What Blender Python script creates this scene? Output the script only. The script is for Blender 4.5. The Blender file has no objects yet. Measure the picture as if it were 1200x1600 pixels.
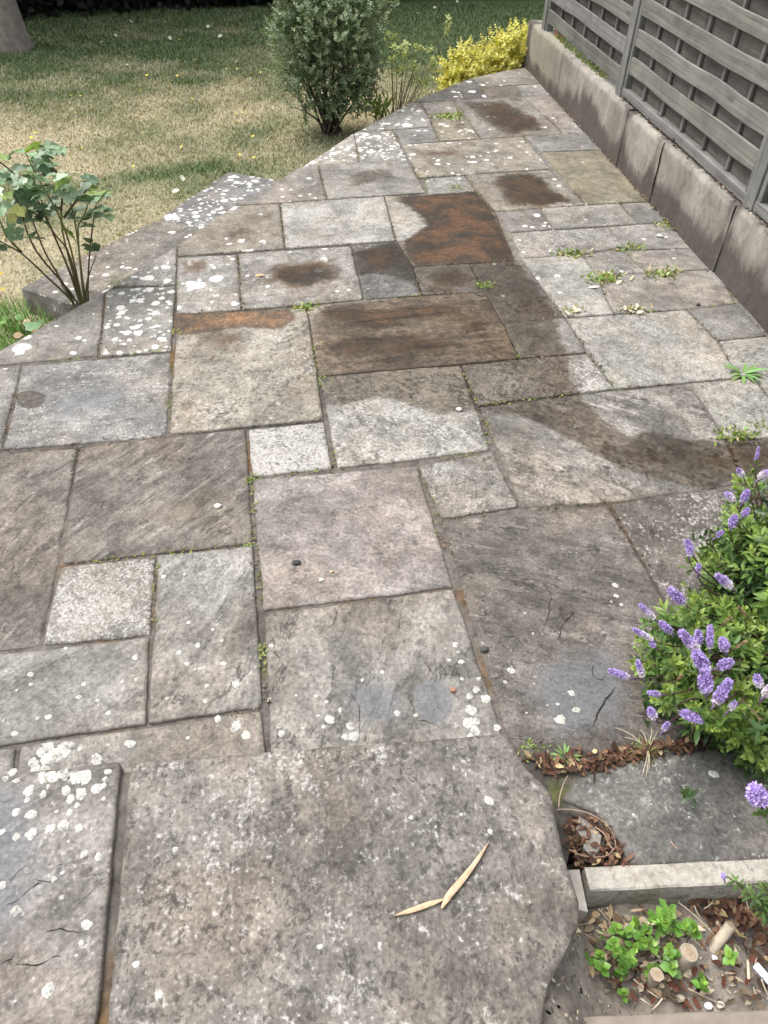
import bpy, math, random
import numpy as np
from mathutils import Matrix, Vector
from mathutils.geometry import delaunay_2d_cdt

SC = bpy.context.scene
COL = SC.collection
rad = math.radians
rng = np.random.default_rng(7)
random.seed(7)

# ------------------------------------------------------------------ camera
CAM_H = 1.8
F_PX = 1171.445
RCAM = np.array([[0.98508541, -0.17120472, 0.01719524],
                 [-0.10701511, -0.68785362, -0.71791724],
                 [0.13473863, 0.70536965, -0.69591605]])      # rows: right, down, forward
cd = bpy.data.cameras.new('camera')
cam = bpy.data.objects.new('camera', cd)
COL.objects.link(cam)
cd.sensor_fit = 'VERTICAL'
cd.sensor_height = 24.0
cd.lens = 24.0 * F_PX / 1600.0
cd.clip_start = 0.05
cd.clip_end = 400
M = np.eye(4)
M[:3, 0] = RCAM[0]
M[:3, 1] = -RCAM[1]
M[:3, 2] = -RCAM[2]
M[:3, 3] = (0, 0, CAM_H)
cam.matrix_world = Matrix(M.tolist())
SC.camera = cam

# ------------------------------------------------------------------ light
SUN_EL, SUN_AZ = 62.0, -52.0          # azimuth from +Y towards +X
w = bpy.data.worlds.new('World')
SC.world = w
w.use_nodes = True
wn = w.node_tree
wn.nodes.clear()
sky = wn.nodes.new('ShaderNodeTexSky')
sky.sky_type = 'NISHITA'
sky.sun_disc = False
sky.sun_elevation = rad(SUN_EL)
sky.sun_rotation = rad(SUN_AZ)
sky.dust_density = 4.0
sky.air_density = 1.2
hs = wn.nodes.new('ShaderNodeHueSaturation')
hs.inputs['Saturation'].default_value = 0.22
bg = wn.nodes.new('ShaderNodeBackground')
bg.inputs['Strength'].default_value = 0.15
wo = wn.nodes.new('ShaderNodeOutputWorld')
wn.links.new(sky.outputs[0], hs.inputs['Color'])
wn.links.new(hs.outputs[0], bg.inputs['Color'])
wn.links.new(bg.outputs[0], wo.inputs['Surface'])
sd = bpy.data.lights.new('sun', 'SUN')
sd.energy = 1.5
sd.angle = rad(40)
sd.color = (1.0, 0.97, 0.925)
so = bpy.data.objects.new('sun', sd)
COL.objects.link(so)
sdir = Vector((math.sin(rad(SUN_AZ)) * math.cos(rad(SUN_EL)), math.cos(rad(SUN_AZ)) * math.cos(rad(SUN_EL)), math.sin(rad(SUN_EL))))
so.rotation_euler = sdir.to_track_quat('Z', 'Y').to_euler()
so.location = (-3, 5, 8)
SC.view_settings.view_transform = 'Standard'
SC.view_settings.look = 'None'
SC.view_settings.exposure = 1.05
SC.view_settings.gamma = 1.0

# ------------------------------------------------------------------ pixel helpers (photo pixels 1200x1600 -> the place)
def ray(px, py):
    return RCAM.T @ np.array([(px - 600) / F_PX, (py - 800) / F_PX, 1.0])
def at(px, py, z=0.0):
    d = ray(px, py)
    t = (z - CAM_H) / d[2]
    return np.array([d[0] * t, d[1] * t, z])
def atY(px, py, Y):
    d = ray(px, py)
    t = Y / d[1]
    return np.array([d[0] * t, Y, CAM_H + d[2] * t])
def proj(P):
    P = np.atleast_2d(P) - np.array([0, 0, CAM_H])
    c = P @ RCAM.T
    return np.stack([600 + F_PX * c[:, 0] / c[:, 2], 800 + F_PX * c[:, 1] / c[:, 2]], 1)

# ------------------------------------------------------------------ numpy noise
def _hash(ix, iy, seed):
    h = (ix.astype(np.int64) * 374761393 + iy.astype(np.int64) * 668265263 + seed * 144665) & 0x7fffffff
    h = ((h ^ (h >> 13)) * 1274126177) & 0x7fffffff
    return ((h ^ (h >> 16)) & 0xffff) / 65535.0
def vnoise(x, y, seed=0):
    ix, iy = np.floor(x), np.floor(y)
    fx, fy = x - ix, y - iy
    fx, fy = fx * fx * (3 - 2 * fx), fy * fy * (3 - 2 * fy)
    a, b = _hash(ix, iy, seed), _hash(ix + 1, iy, seed)
    c, d = _hash(ix, iy + 1, seed), _hash(ix + 1, iy + 1, seed)
    return (a * (1 - fx) + b * fx) * (1 - fy) + (c * (1 - fx) + d * fx) * fy
def fbm(x, y, seed=0, oct=4):
    s, a, t = 0, 1.0, 0
    for k in range(oct):
        s = s + a * vnoise(x * 2 ** k, y * 2 ** k, seed + k * 17)
        t += a
        a *= 0.55
    return s / t

# ------------------------------------------------------------------ mesh helpers
def mesh_obj(name, V, faces, mat, parent=None, smooth=True, attrs=None, midx=None, loc=None):
    """faces: list of (n,k) int arrays, or a list of tuples"""
    V = np.asarray(V, dtype=np.float64)
    me = bpy.data.meshes.new(name)
    if isinstance(faces, np.ndarray):
        faces = [faces]
    if len(faces) and not isinstance(faces[0], np.ndarray):
        tot = [len(f) for f in faces]
        idx = [i for f in faces for i in f]
    else:
        tot = [f.shape[1] for f in faces for _ in range(len(f))]
        idx = np.concatenate([f.ravel() for f in faces]) if faces else []
    if loc is not None:
        V = V - np.asarray(loc)
    me.vertices.add(len(V))
    me.vertices.foreach_set('co', V.astype(np.float32).ravel())
    me.loops.add(len(idx))
    me.loops.foreach_set('vertex_index', np.asarray(idx, dtype=np.int32))
    tot = np.asarray(tot, dtype=np.int32)
    st = np.concatenate([[0], np.cumsum(tot)[:-1]]).astype(np.int32)
    me.polygons.add(len(tot))
    me.polygons.foreach_set('loop_start', st)
    me.polygons.foreach_set('loop_total', tot)
    for m in (mat if isinstance(mat, (list, tuple)) else [mat]):
        me.materials.append(m)
    if midx is not None:
        me.polygons.foreach_set('material_index', np.asarray(midx, dtype=np.int32))
    me.polygons.foreach_set('use_smooth', np.full(len(tot), bool(smooth)))
    me.update(calc_edges=True)
    me.validate()
    for k, a in (attrs or {}).items():
        a = np.asarray(a, dtype=np.float32)
        if a.shape[1] == 3:
            a = np.concatenate([a, np.ones((len(a), 1), np.float32)], 1)
        at_ = me.attributes.new(k, 'FLOAT_COLOR', 'POINT')
        at_.data.foreach_set('color', a.ravel())
    o = bpy.data.objects.new(name, me)
    COL.objects.link(o)
    if loc is not None:
        o.location = loc
    if parent is not None:
        o.parent = parent
        o.matrix_parent_inverse = Matrix.Identity(4)
        if loc is None:
            wl, q = Vector((0, 0, 0)), parent
            while q is not None:
                wl += q.location
                q = q.parent
            o.location = -wl
    return o

def empty(name, loc=(0, 0, 0)):
    o = bpy.data.objects.new(name, None)
    o.location = loc
    COL.objects.link(o)
    return o
def tag(o, label=None, cat=None, group=None, kind=None):
    if label: o['label'] = label
    if cat: o['category'] = cat
    if group: o['group'] = group
    if kind: o['kind'] = kind
    return o

class MB:
    """collects verts / faces / colours for one mesh"""
    def __init__(s):
        s.V, s.F, s.C, s.n, s.MI = [], [], [], 0, []
    def add(s, V, F, c=(1, 1, 1), mi=0):
        V = np.asarray(V, float)
        s.V.append(V)
        for f in F:
            s.F.append(tuple(int(i) + s.n for i in f))
            s.MI.append(mi)
        c = np.asarray(c, float)
        s.C.append(np.tile(c, (len(V), 1)) if c.ndim == 1 else c)
        s.n += len(V)
    def tube(s, pts, r, sides=6, c=(1, 1, 1), cap=True, mi=0):
        pts = np.asarray(pts, float)
        r = np.full(len(pts), r) if np.isscalar(r) else np.asarray(r, float)
        T = np.gradient(pts, axis=0)
        T /= np.linalg.norm(T, axis=1)[:, None] + 1e-9
        up = np.array([0.3, 0.2, 0.93]) if abs(T[0, 2]) < 0.8 else np.array([1, 0.1, 0])
        V = []
        for p, t, q in zip(pts, T, r):
            a = np.cross(t, up); a /= np.linalg.norm(a) + 1e-9
            b = np.cross(t, a)
            for k in range(sides):
                th = 2 * math.pi * k / sides
                V.append(p + q * (math.cos(th) * a + math.sin(th) * b))
        F = []
        n = len(pts)
        for i in range(n - 1):
            for k in range(sides):
                k2 = (k + 1) % sides
                F.append((i * sides + k, i * sides + k2, (i + 1) * sides + k2, (i + 1) * sides + k))
        if cap:
            F.append(tuple(range(sides))[::-1])
            F.append(tuple((n - 1) * sides + k for k in range(sides)))
        s.add(V, F, c, mi)
    def box(s, o, ex, ey, ez, c=(1, 1, 1), bev=0.0, mi=0):
        """box from corner o with edge vectors, optional chamfer of all long edges"""
        o, ex, ey, ez = [np.asarray(v, float) for v in (o, ex, ey, ez)]
        if bev <= 0:
            V = [o + a * ex + b * ey + d * ez for d in (0, 1) for b in (0, 1) for a in (0, 1)]
            F = [(0, 2, 3, 1), (4, 5, 7, 6), (0, 1, 5, 4), (1, 3, 7, 5), (3, 2, 6, 7), (2, 0, 4, 6)]
            s.add(V, F, c, mi)
            return
        lx, ly, lz = [np.linalg.norm(v) for v in (ex, ey, ez)]
        ux, uy, uz = ex / lx, ey / ly, ez / lz
        import bmesh
        bm = bmesh.new()
        vs = [bm.verts.new(Vector((a * lx, b * ly, d * lz))) for d in (0, 1) for b in (0, 1) for a in (0, 1)]
        for f in [(0, 2, 3, 1), (4, 5, 7, 6), (0, 1, 5, 4), (1, 3, 7, 5), (3, 2, 6, 7), (2, 0, 4, 6)]:
            bm.faces.new([vs[i] for i in f])
        bmesh.ops.bevel(bm, geom=list(bm.edges), offset=bev, segments=1, affect='EDGES', profile=0.5)
        bm.verts.index_update()
        V = [o + v.co.x * ux + v.co.y * uy + v.co.z * uz for v in bm.verts]
        F = [tuple(v.index for v in f.verts) for f in bm.faces]
        bm.free()
        s.add(V, F, c, mi)
    def raw(s, VFC, mi=0):
        V, F, C = VFC
        s.V.append(V); s.C.append(C)
        s.F += [tuple(f) for f in (F + s.n).tolist()]
        s.MI += [mi] * len(F)
        s.n += len(V)
    def build(s, name, mat, parent=None, smooth=True, loc=None):
        return mesh_obj(name, np.concatenate(s.V), s.F, mat, parent, smooth, {'Col': np.concatenate(s.C)}, s.MI, loc)

LT = np.array([0, .22, .22, .22, .62, .62, .62, 1.0])
LSX = np.array([0, -.78, 0, .78, -.85, 0, .85, 0])
LF = np.array([[0, 2, 1], [0, 3, 2], [1, 2, 4], [2, 5, 4], [2, 3, 5], [3, 6, 5], [4, 5, 7], [5, 6, 7]])
def unit(v):
    return v / (np.linalg.norm(v, axis=-1, keepdims=True) + 1e-9)
def leaves(P, A, Nn, L, W, col, fold=0.25, droop=0.15, round_=1.0):
    """vectorised folded leaves: base P, axis A, normal Nn, length L, half width W"""
    P, A, Nn = np.atleast_2d(P), unit(np.atleast_2d(A)), np.atleast_2d(Nn)
    n = len(P)
    L = np.broadcast_to(np.asarray(L, float), (n,)); W = np.broadcast_to(np.asarray(W, float), (n,))
    S = unit(np.cross(A, Nn)); Nn = unit(np.cross(S, A))
    t = LT[None, :, None]; sx = LSX[None, :, None]
    V = P[:, None] + A[:, None] * (L[:, None, None] * t) + S[:, None] * (W[:, None, None] * sx * round_)
    V = V + Nn[:, None] * (W[:, None, None] * np.abs(sx) * fold - L[:, None, None] * droop * t * t)
    F = (LF[None] + (np.arange(n) * 8)[:, None, None]).reshape(-1, 3)
    col = np.broadcast_to(np.asarray(col, float), (n, 3))
    C = np.repeat(col, 8, 0)
    return V.reshape(-1, 3), F, C
def rdir(n, zmin=-1.0):
    v = unit(rng.normal(size=(n * 3 + 20, 3)))
    v = v[v[:, 2] > zmin]
    while len(v) < n:
        v = np.concatenate([v, v])
    return v[:n]
def colvar(c, n, amt=0.25, hue=0.08):
    c = np.asarray(c, float)
    k = 1 + amt * rng.normal(size=(n, 1))
    h = 1 + hue * rng.normal(size=(n, 3))
    return np.clip(c * k * h, 0.003, 0.9)

# ------------------------------------------------------------------ materials
def newmat(name):
    m = bpy.data.materials.new(name)
    m.use_nodes = True
    m.node_tree.nodes.clear()
    return m, m.node_tree
class NT:
    def __init__(s, name):
        s.m, s.t = newmat(name)
        s.out = s.t.nodes.new('ShaderNodeOutputMaterial')
    def n(s, typ, **kw):
        x = s.t.nodes.new('ShaderNode' + typ)
        for k, v in kw.items():
            setattr(x, k, v)
        return x
    def set(s, sock, v):
        if isinstance(v, bpy.types.NodeSocket):
            s.t.links.new(v, sock)
        elif isinstance(v, (tuple, list)) and len(v) == 3 and sock.type == 'RGBA':
            sock.default_value = (*v, 1)
        else:
            sock.default_value = v
    def attr(s, name):
        return s.n('Attribute', attribute_name=name)
    def math(s, op, a, b=0.5, c=0.0, clamp=False):
        x = s.n('Math', operation=op, use_clamp=clamp)
        s.set(x.inputs[0], a); s.set(x.inputs[1], b)
        if op in ('MULTIPLY_ADD', 'SMOOTH_MIN'): s.set(x.inputs[2], c)
        return x.outputs[0]
    def sstep(s, v, lo, hi, to0=0.0, to1=1.0):
        x = s.n('MapRange', interpolation_type='SMOOTHSTEP')
        s.set(x.inputs['Value'], v); s.set(x.inputs['From Min'], lo); s.set(x.inputs['From Max'], hi)
        s.set(x.inputs['To Min'], to0); s.set(x.inputs['To Max'], to1)
        return x.outputs[0]
    def lin(s, v, lo, hi, to0=0.0, to1=1.0):
        x = s.n('MapRange')
        s.set(x.inputs['Value'], v); s.set(x.inputs['From Min'], lo); s.set(x.inputs['From Max'], hi)
        s.set(x.inputs['To Min'], to0); s.set(x.inputs['To Max'], to1)
        return x.outputs[0]
    def noise(s, vec, scale, detail=4, rough=0.55, dist=0.0, out=0):
        x = s.n('TexNoise')
        if vec is not None: s.set(x.inputs['Vector'], vec)
        s.set(x.inputs['Scale'], scale); s.set(x.inputs['Detail'], detail); s.set(x.inputs['Roughness'], rough); s.set(x.inputs['Distortion'], dist)
        return x.outputs[out]
    def voro(s, vec, scale, feature='F1', out='Distance', rnd=1.0):
        x = s.n('TexVoronoi', feature=feature)
        s.set(x.inputs['Vector'], vec); s.set(x.inputs['Scale'], scale); s.set(x.inputs['Randomness'], rnd)
        return x.outputs[out]
    def mapping(s, vec, scale=(1, 1, 1), loc=(0, 0, 0), rot=(0, 0, 0)):
        x = s.n('Mapping')
        s.set(x.inputs['Vector'], vec); x.inputs['Scale'].default_value = scale
        x.inputs['Location'].default_value = loc; x.inputs['Rotation'].default_value = rot
        return x.outputs[0]
    def mix(s, fac, a, b, mode='MIX'):
        x = s.n('Mix', data_type='RGBA', blend_type=mode)
        s.set(x.inputs['Factor'], fac); s.set(x.inputs['A'], a) if False else None
        s.set(x.inputs[6], a); s.set(x.inputs[7], b)
        return x.outputs[2]
    def scale(s, col, f):
        x = s.n('VectorMath', operation='SCALE')
        s.set(x.inputs[0], col); s.set(x.inputs['Scale'], f)
        return x.outputs[0]
    def sep(s, col):
        x = s.n('SeparateColor')
        s.set(x.inputs[0], col)
        return x.outputs
    def bump(s, h, strength=0.3, dist=0.01, normal=None):
        x = s.n('Bump')
        s.set(x.inputs['Height'], h); s.set(x.inputs['Strength'], strength); s.set(x.inputs['Distance'], dist)
        if normal is not None: s.set(x.inputs['Normal'], normal)
        return x.outputs[0]
    def bsdf(s, col, rough=0.8, normal=None, spec=0.5):
        x = s.n('BsdfPrincipled')
        s.set(x.inputs['Base Color'], col); s.set(x.inputs['Roughness'], rough)
        x.inputs['Specular IOR Level'].default_value = spec
        if normal is not None: s.set(x.inputs['Normal'], normal)
        return x.outputs[0]
    def done(s, sh):
        s.t.links.new(sh, s.out.inputs['Surface'])
        return s.m
    def obj(s):
        return s.n('TexCoord').outputs['Object']
    def pos(s):
        return s.n('NewGeometry').outputs['Position']

def mat_slab():
    t = NT('riven stone')
    tint = t.attr('tint').outputs['Color']
    p1 = t.sep(t.attr('p1').outputs['Color'])          # speck, white, riven
    st = t.sep(t.attr('stain').outputs['Color'])       # wet, rust, lichen
    ex = t.sep(t.attr('extra').outputs['Color'])       # edge distance, smooth with painted sky tint, pale
    uv = t.attr('uvw').outputs['Vector']
    nL = t.noise(uv, 3.2, 4, 0.6)
    nM = t.noise(uv, 17, 7, 0.66, 0.3)
    nF = t.noise(uv, 75, 6, 0.7)
    nP = t.noise(uv, 30, 9, 0.74, 0.2)
    nS = t.noise(t.mapping(uv, loc=(5, 3, 1)), 34, 3, 0.6)
    nB = t.noise(t.mapping(uv, loc=(9, 1, 4)), 9, 5, 0.62)
    rv = t.mapping(uv, scale=(2.6, 17, 1))
    nR = t.noise(rv, 1.7, 8, 0.66, 0.5)
    nR = t.math('ADD', 0.5, t.math('MULTIPLY', t.math('SUBTRACT', nR, 0.5), t.lin(nB, 0.35, 0.65, 0.3, 1.5)))
    c = t.mix(t.sstep(nL, 0.32, 0.68), t.scale(tint, 0.74), t.scale(tint, 1.2))
    c = t.mix(t.math('MULTIPLY', t.sstep(t.noise(t.mapping(uv, loc=(3, 7, 2)), 2.3, 3, .6), 0.42, 0.66), 0.42), c, t.mix(1.0, c, (1.16, 0.99, 0.85), 'MULTIPLY'))
    c = t.scale(c, t.lin(nM, 0.3, 0.7, 0.6, 1.36))
    c = t.scale(c, t.lin(nF, 0.3, 0.7, 0.66, 1.32))
    # layered (riven) streaks
    c = t.scale(c, t.math('ADD', 1.0, t.math('MULTIPLY', t.math('MULTIPLY', p1[2], 2.0), t.math('SUBTRACT', nR, 0.5))))
    hiR = t.math('MULTIPLY', t.sstep(nR, 0.58, 0.66), t.math('MULTIPLY', p1[2], 0.55))
    c = t.mix(hiR, c, (0.42, 0.385, 0.345))
    # split layers: stepped flakes with a dark lip
    nT = t.noise(t.mapping(uv, loc=(11, 5, 2), scale=(1.3, 3.0, 1)), 2.2, 8, 0.62, 0.3)
    lay = t.math('MULTIPLY', t.math('ADD', t.sstep(nT, 0.5, 0.508), t.sstep(nT, 0.585, 0.593)), ex[2])
    c = t.scale(c, t.math('SUBTRACT', 1.06, t.math('MULTIPLY', lay, 0.2)))
    lip = t.sstep(t.math('ABSOLUTE', t.math('SUBTRACT', nT, 0.496)), 0.0, 0.011, 1.0, 0.0)
    lip = t.math('MULTIPLY', t.math('MULTIPLY', lip, ex[2]), t.sstep(nB, 0.47, 0.56))
    c = t.mix(t.math('MULTIPLY', lip, 0.85), c, (0.03, 0.027, 0.025))
    # pale crust
    nG = t.noise(t.mapping(uv, loc=(7, 2, 5)), 105, 3, 0.6)
    nB2 = t.noise(t.mapping(uv, loc=(1, 6, 8)), 6.5, 4, 0.62)
    th = t.math('SUBTRACT', 0.7, t.math('MULTIPLY', p1[1], 0.3))
    cf = t.math('ADD', t.math('ADD', t.math('MULTIPLY', nP, 0.62), t.math('MULTIPLY', nG, 0.38)), t.math('ADD', t.math('MULTIPLY', t.math('SUBTRACT', nB2, 0.5), 0.3), t.math('MULTIPLY', t.math('SUBTRACT', nL, 0.5), 0.14)))
    crust = t.sstep(t.math('SUBTRACT', cf, th), -0.03, 0.09)
    c = t.mix(t.math('MULTIPLY', crust, 0.82), c, t.mix(nF, (0.26, 0.25, 0.234), (0.45, 0.435, 0.41)))
    c = t.scale(c, t.lin(nG, 0.3, 0.7, 0.74, 1.28))
    # dark specks and sooty blotches
    nD = t.noise(t.mapping(uv, loc=(5, 3, 1)), 46, 6, 0.68, 0.4)
    sp = t.sstep(t.math('ADD', nD, t.math('ADD', t.math('MULTIPLY', t.math('SUBTRACT', nB, 0.5), 0.5), t.math('MULTIPLY', t.math('SUBTRACT', nG, 0.5), 0.12))), 0.545, 0.625)
    c = t.mix(t.math('MULTIPLY', sp, p1[0]), c, t.scale(t.mix(0.6, c, (0.05, 0.047, 0.044)), 0.7))
    nE = t.noise(t.mapping(uv, loc=(8, 4, 6)), 80, 2, 0.5)
    c = t.mix(t.math('MULTIPLY', t.sstep(nE, 0.64, 0.69), t.math('MULTIPLY', p1[0], 0.7)), c, (0.045, 0.042, 0.04))
    # smooth slate flakes, the sky's bluish reflection put into their colour
    c = t.mix(t.math('MULTIPLY', t.sstep(t.math('ADD', ex[1], t.math('MULTIPLY', t.math('SUBTRACT', nB, 0.5), 0.5)), 0.4, 0.68), 0.72), c, t.scale(t.mix(nM, (0.075, 0.078, 0.086), (0.17, 0.172, 0.182)), t.lin(nG, 0.3, 0.7, 0.8, 1.2)))
    # white lichen rosettes
    def rosette(scale, dens, r, loc):
        vv = t.mapping(uv, loc=loc)
        ww = t.mix(0.028, vv, t.noise(vv, scale * 1.6, 2, .5, out=1), 'ADD')
        d = t.voro(ww, scale)
        cc = t.sep(t.voro(ww, scale, out='Color'))
        on = t.math('LESS_THAN', cc[0], t.math('MULTIPLY', st[2], dens))
        rr = t.math('MULTIPLY', t.math('ADD', 0.35, cc[1]), r)
        return t.math('MULTIPLY', on, t.sstep(t.math('SUBTRACT', d, rr), -0.05, 0.05, 1.0, 0.0))
    li = t.math('MAXIMUM', rosette(17, 0.75, 0.4, (1, 2, 3)), t.math('MAXIMUM', rosette(30, 0.7, 0.4, (4, 1, 7)), rosette(9, 0.5, 0.32, (6, 3, 1))))
    c = t.mix(t.math('MULTIPLY', li, 0.92), c, t.mix(nF, (0.42, 0.41, 0.38), (0.7, 0.69, 0.65)))
    # rust and wet
    rust = t.sstep(t.math('ADD', st[1], t.math('ADD', t.math('MULTIPLY', t.math('SUBTRACT', nB, 0.5), 0.8), t.math('ADD', t.math('MULTIPLY', t.math('SUBTRACT', nP, 0.5), 0.9), t.math('MULTIPLY', t.math('SUBTRACT', nG, 0.5), 0.35)))), 0.34, 0.66)
    rc = t.mix(t.sstep(t.noise(t.mapping(uv, loc=(2, 2, 9)), 5, 4, .65), 0.38, 0.62), (0.05, 0.037, 0.027), t.mix(t.sstep(st[1], 0.74, 0.98), (0.105, 0.064, 0.037), (0.19, 0.098, 0.045)))
    rc = t.scale(rc, t.lin(nP, 0.3, 0.7, 0.35, 1.7))
    rc = t.scale(rc, t.lin(nG, 0.3, 0.7, 0.65, 1.35))
    rc = t.scale(rc, t.math('ADD', 1.0, t.math('MULTIPLY', t.math('MULTIPLY', p1[2], 2.4), t.math('SUBTRACT', nR, 0.5))))
    c = t.mix(t.math('MULTIPLY', rust, 0.86), c, rc)
    wet = t.sstep(t.math('ADD', st[0], t.math('ADD', t.math('MULTIPLY', t.math('SUBTRACT', nB, 0.5), 0.36), t.math('ADD', t.math('MULTIPLY', t.math('SUBTRACT', nP, 0.5), 0.4), t.math('MULTIPLY', t.math('SUBTRACT', nM, 0.5), 0.25)))), 0.4, 0.58)
    wet = t.math('MULTIPLY', wet, t.lin(t.noise(t.mapping(uv, loc=(3, 3, 3)), 4.5, 4, .65), 0.35, 0.65, 0.82, 1.0))
    c = t.mix(wet, c, t.mix(1.0, t.scale(c, t.lin(nD, 0.35, 0.65, 0.44, 0.24)), (1.12, 0.98, 0.82), 'MULTIPLY'))
    # soil held along the joints
    ed = t.sstep(t.math('ADD', ex[0], t.math('MULTIPLY', t.math('SUBTRACT', nP, 0.5), 0.9)), 0.0, 0.35, 1.0, 0.0)
    c = t.mix(t.math('MULTIPLY', ed, 0.24), c, (0.085, 0.07, 0.052))
    # bump
    h = t.math('ADD', t.math('MULTIPLY', nM, 0.5), t.math('MULTIPLY', nF, 0.35))
    h = t.math('ADD', h, t.math('MULTIPLY', t.math('MULTIPLY', nR, p1[2]), 1.6))
    h = t.math('ADD', h, t.math('MULTIPLY', li, 0.12))
    h = t.math('SUBTRACT', h, t.math('ADD', t.math('MULTIPLY', lay, 0.35), t.math('MULTIPLY', lip, 0.3)))
    b = t.bump(h, 0.55, 0.012)
    rough = t.lin(wet, 0, 1, 0.75, 0.5)
    rough = t.math('SUBTRACT', rough, t.math('MULTIPLY', ex[1], 0.2))
    return t.done(t.bsdf(c, rough, b, 0.22))

def mat_mortar():
    t = NT('joint mortar')
    p = t.pos()
    a = t.noise(p, 2.2, 4, 0.6)
    b = t.noise(p, 40, 6, 0.7)
    pal = t.sep(t.attr('Col').outputs['Color'])[0]
    c = t.mix(t.sstep(a, 0.38, 0.5), (0.07, 0.062, 0.054), (0.118, 0.105, 0.092))
    c = t.mix(t.sstep(t.noise(t.mapping(p, loc=(4, 4, 0)), 2.8, 3, .6), 0.54, 0.68), c, (0.115, 0.07, 0.035))
    c = t.mix(t.sstep(t.noise(t.mapping(p, loc=(1, 9, 0)), 3.6, 3, .6), 0.6, 0.72), c, (0.085, 0.09, 0.035))
    c = t.mix(pal, c, (0.2, 0.188, 0.17))
    c = t.scale(c, t.lin(b, 0.3, 0.7, 0.5, 1.5))
    cc = t.sep(t.attr('Col').outputs['Color'])
    c = t.mix(t.sstep(cc[2], .3, .7), c, t.scale(t.mix(b, (.05, .035, .022), (.15, .085, .04)), 1.0))
    c = t.mix(t.sstep(cc[1], .4, .6), c, t.scale(c, .42))
    return t.done(t.bsdf(c, 0.95, t.bump(b, 0.8, 0.01), 0.2))

def mat_lichen():
    t = NT('white lichen')
    p = t.pos()
    b = t.noise(p, 130, 5, 0.72)
    a = t.noise(p, 38, 3, 0.6)
    c = t.mix(t.sstep(b, 0.35, 0.65), (0.3, 0.295, 0.265), (0.58, 0.575, 0.53))
    c = t.mix(t.sstep(t.math('ADD', t.math('MULTIPLY', a, .5), t.math('MULTIPLY', b, .5)), 0.535, 0.6), c, (0.22, 0.205, 0.185))
    return t.done(t.bsdf(c, 0.95, t.bump(b, 0.8, 0.004), 0.15))
def mat_plain(name, col, rough=0.8, var=0.3, scale=40, spec=0.3, bump=0.4, vcol=False, obj=False):
    t = NT(name)
    p = t.obj() if obj else t.pos()
    b = t.noise(p, scale, 6, 0.65)
    a = t.noise(p, scale * 0.13, 3, 0.6)
    base = t.attr('Col').outputs['Color'] if vcol else col
    if not vcol:
        rgb = t.n('RGB'); rgb.outputs[0].default_value = (*col, 1); base = rgb.outputs[0]
    c = t.scale(base, t.lin(b, 0.25, 0.75, 1 - var, 1 + var))
    c = t.scale(c, t.lin(a, 0.3, 0.7, 1 - var * .6, 1 + var * .6))
    return t.done(t.bsdf(c, rough, t.bump(b, bump, 0.004), spec))
def mat_leaf(name, rough=0.5, trans=0.25, spec=0.35):
    t = NT(name)
    c = t.attr('Col').outputs['Color']
    b = t.noise(t.pos(), 60, 3, 0.6)
    c = t.scale(c, t.lin(b, 0.3, 0.7, 0.85, 1.15))
    pb = t.bsdf(c, rough, None, spec)
    tr = t.n('BsdfTranslucent')
    t.set(tr.inputs['Color'], t.mix(1.0, c, (1.1, 1.15, 0.5), 'MULTIPLY'))
    mx = t.n('MixShader')
    mx.inputs[0].default_value = trans
    t.t.links.new(pb, mx.inputs[1]); t.t.links.new(tr.outputs[0], mx.inputs[2])
    return t.done(mx.outputs[0])
def mat_wall():
    t = NT('stained concrete')
    p = t.pos()
    n1 = t.noise(t.mapping(p, scale=(1, 1, 0.35)), 3.0, 5, 0.65)
    n2 = t.noise(p, 24, 7, 0.7)
    n3 = t.noise(t.mapping(p, scale=(4.2, 4.2, 1.6)), 1.6, 6, 0.68, 0.4)
    hz = t.sep(t.attr('Col').outputs['Color'])             # height, grime, green
    c = t.mix(t.sstep(n1, 0.35, 0.66), (0.17, 0.156, 0.138), (0.31, 0.288, 0.25))
    c = t.scale(c, t.lin(n2, 0.3, 0.7, 0.76, 1.22))
    c = t.mix(t.math('MULTIPLY', hz[2], t.sstep(n1, 0.3, 0.6)), c, (0.2, 0.2, 0.13))
    g = t.math('ADD', hz[1], t.math('ADD', t.math('MULTIPLY', t.math('SUBTRACT', n3, 0.5), 1.1), t.math('MULTIPLY', t.math('SUBTRACT', n2, 0.5), 0.5)))
    c = t.mix(t.math('MULTIPLY', t.sstep(g, 0.28, 0.66), 0.88), c, t.scale(t.mix(n2, (0.035, 0.03, 0.027), (0.1, 0.085, 0.075)), 1.0))
    wsp = t.sstep(t.noise(p, 55, 4, .7), 0.67, 0.72)
    c = t.mix(t.math('MULTIPLY', wsp, t.sstep(n1, 0.4, 0.6)), c, (0.5, 0.49, 0.45))
    return t.done(t.bsdf(c, 0.9, t.bump(n2, 0.5, 0.01), 0.2))
def mat_wood():
    t = NT('weathered grey timber')
    v = t.attr('uvw').outputs['Vector']
    tone = t.attr('tint').outputs['Color']
    n1 = t.noise(t.mapping(v, scale=(1.2, 42, 42)), 1.0, 6, 0.65, 0.8)
    n2 = t.noise(v, 7, 4, 0.6)
    kn = t.voro(t.mapping(v, scale=(1.0, 3.0, 3.0)), 2.2)
    c = t.scale(tone, t.lin(n1, 0.3, 0.7, 0.66, 1.32))
    c = t.scale(c, t.lin(n2, 0.3, 0.7, 0.8, 1.2))
    c = t.mix(t.sstep(kn, 0.05, 0.14, 0.55, 0.0), c, (0.05, 0.046, 0.042))
    c = t.mix(t.math('MULTIPLY', t.sstep(n2, 0.55, 0.75), 0.3), c, (0.2, 0.21, 0.17))
    return t.done(t.bsdf(c, 0.85, t.bump(n1, 0.5, 0.006), 0.25))
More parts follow.
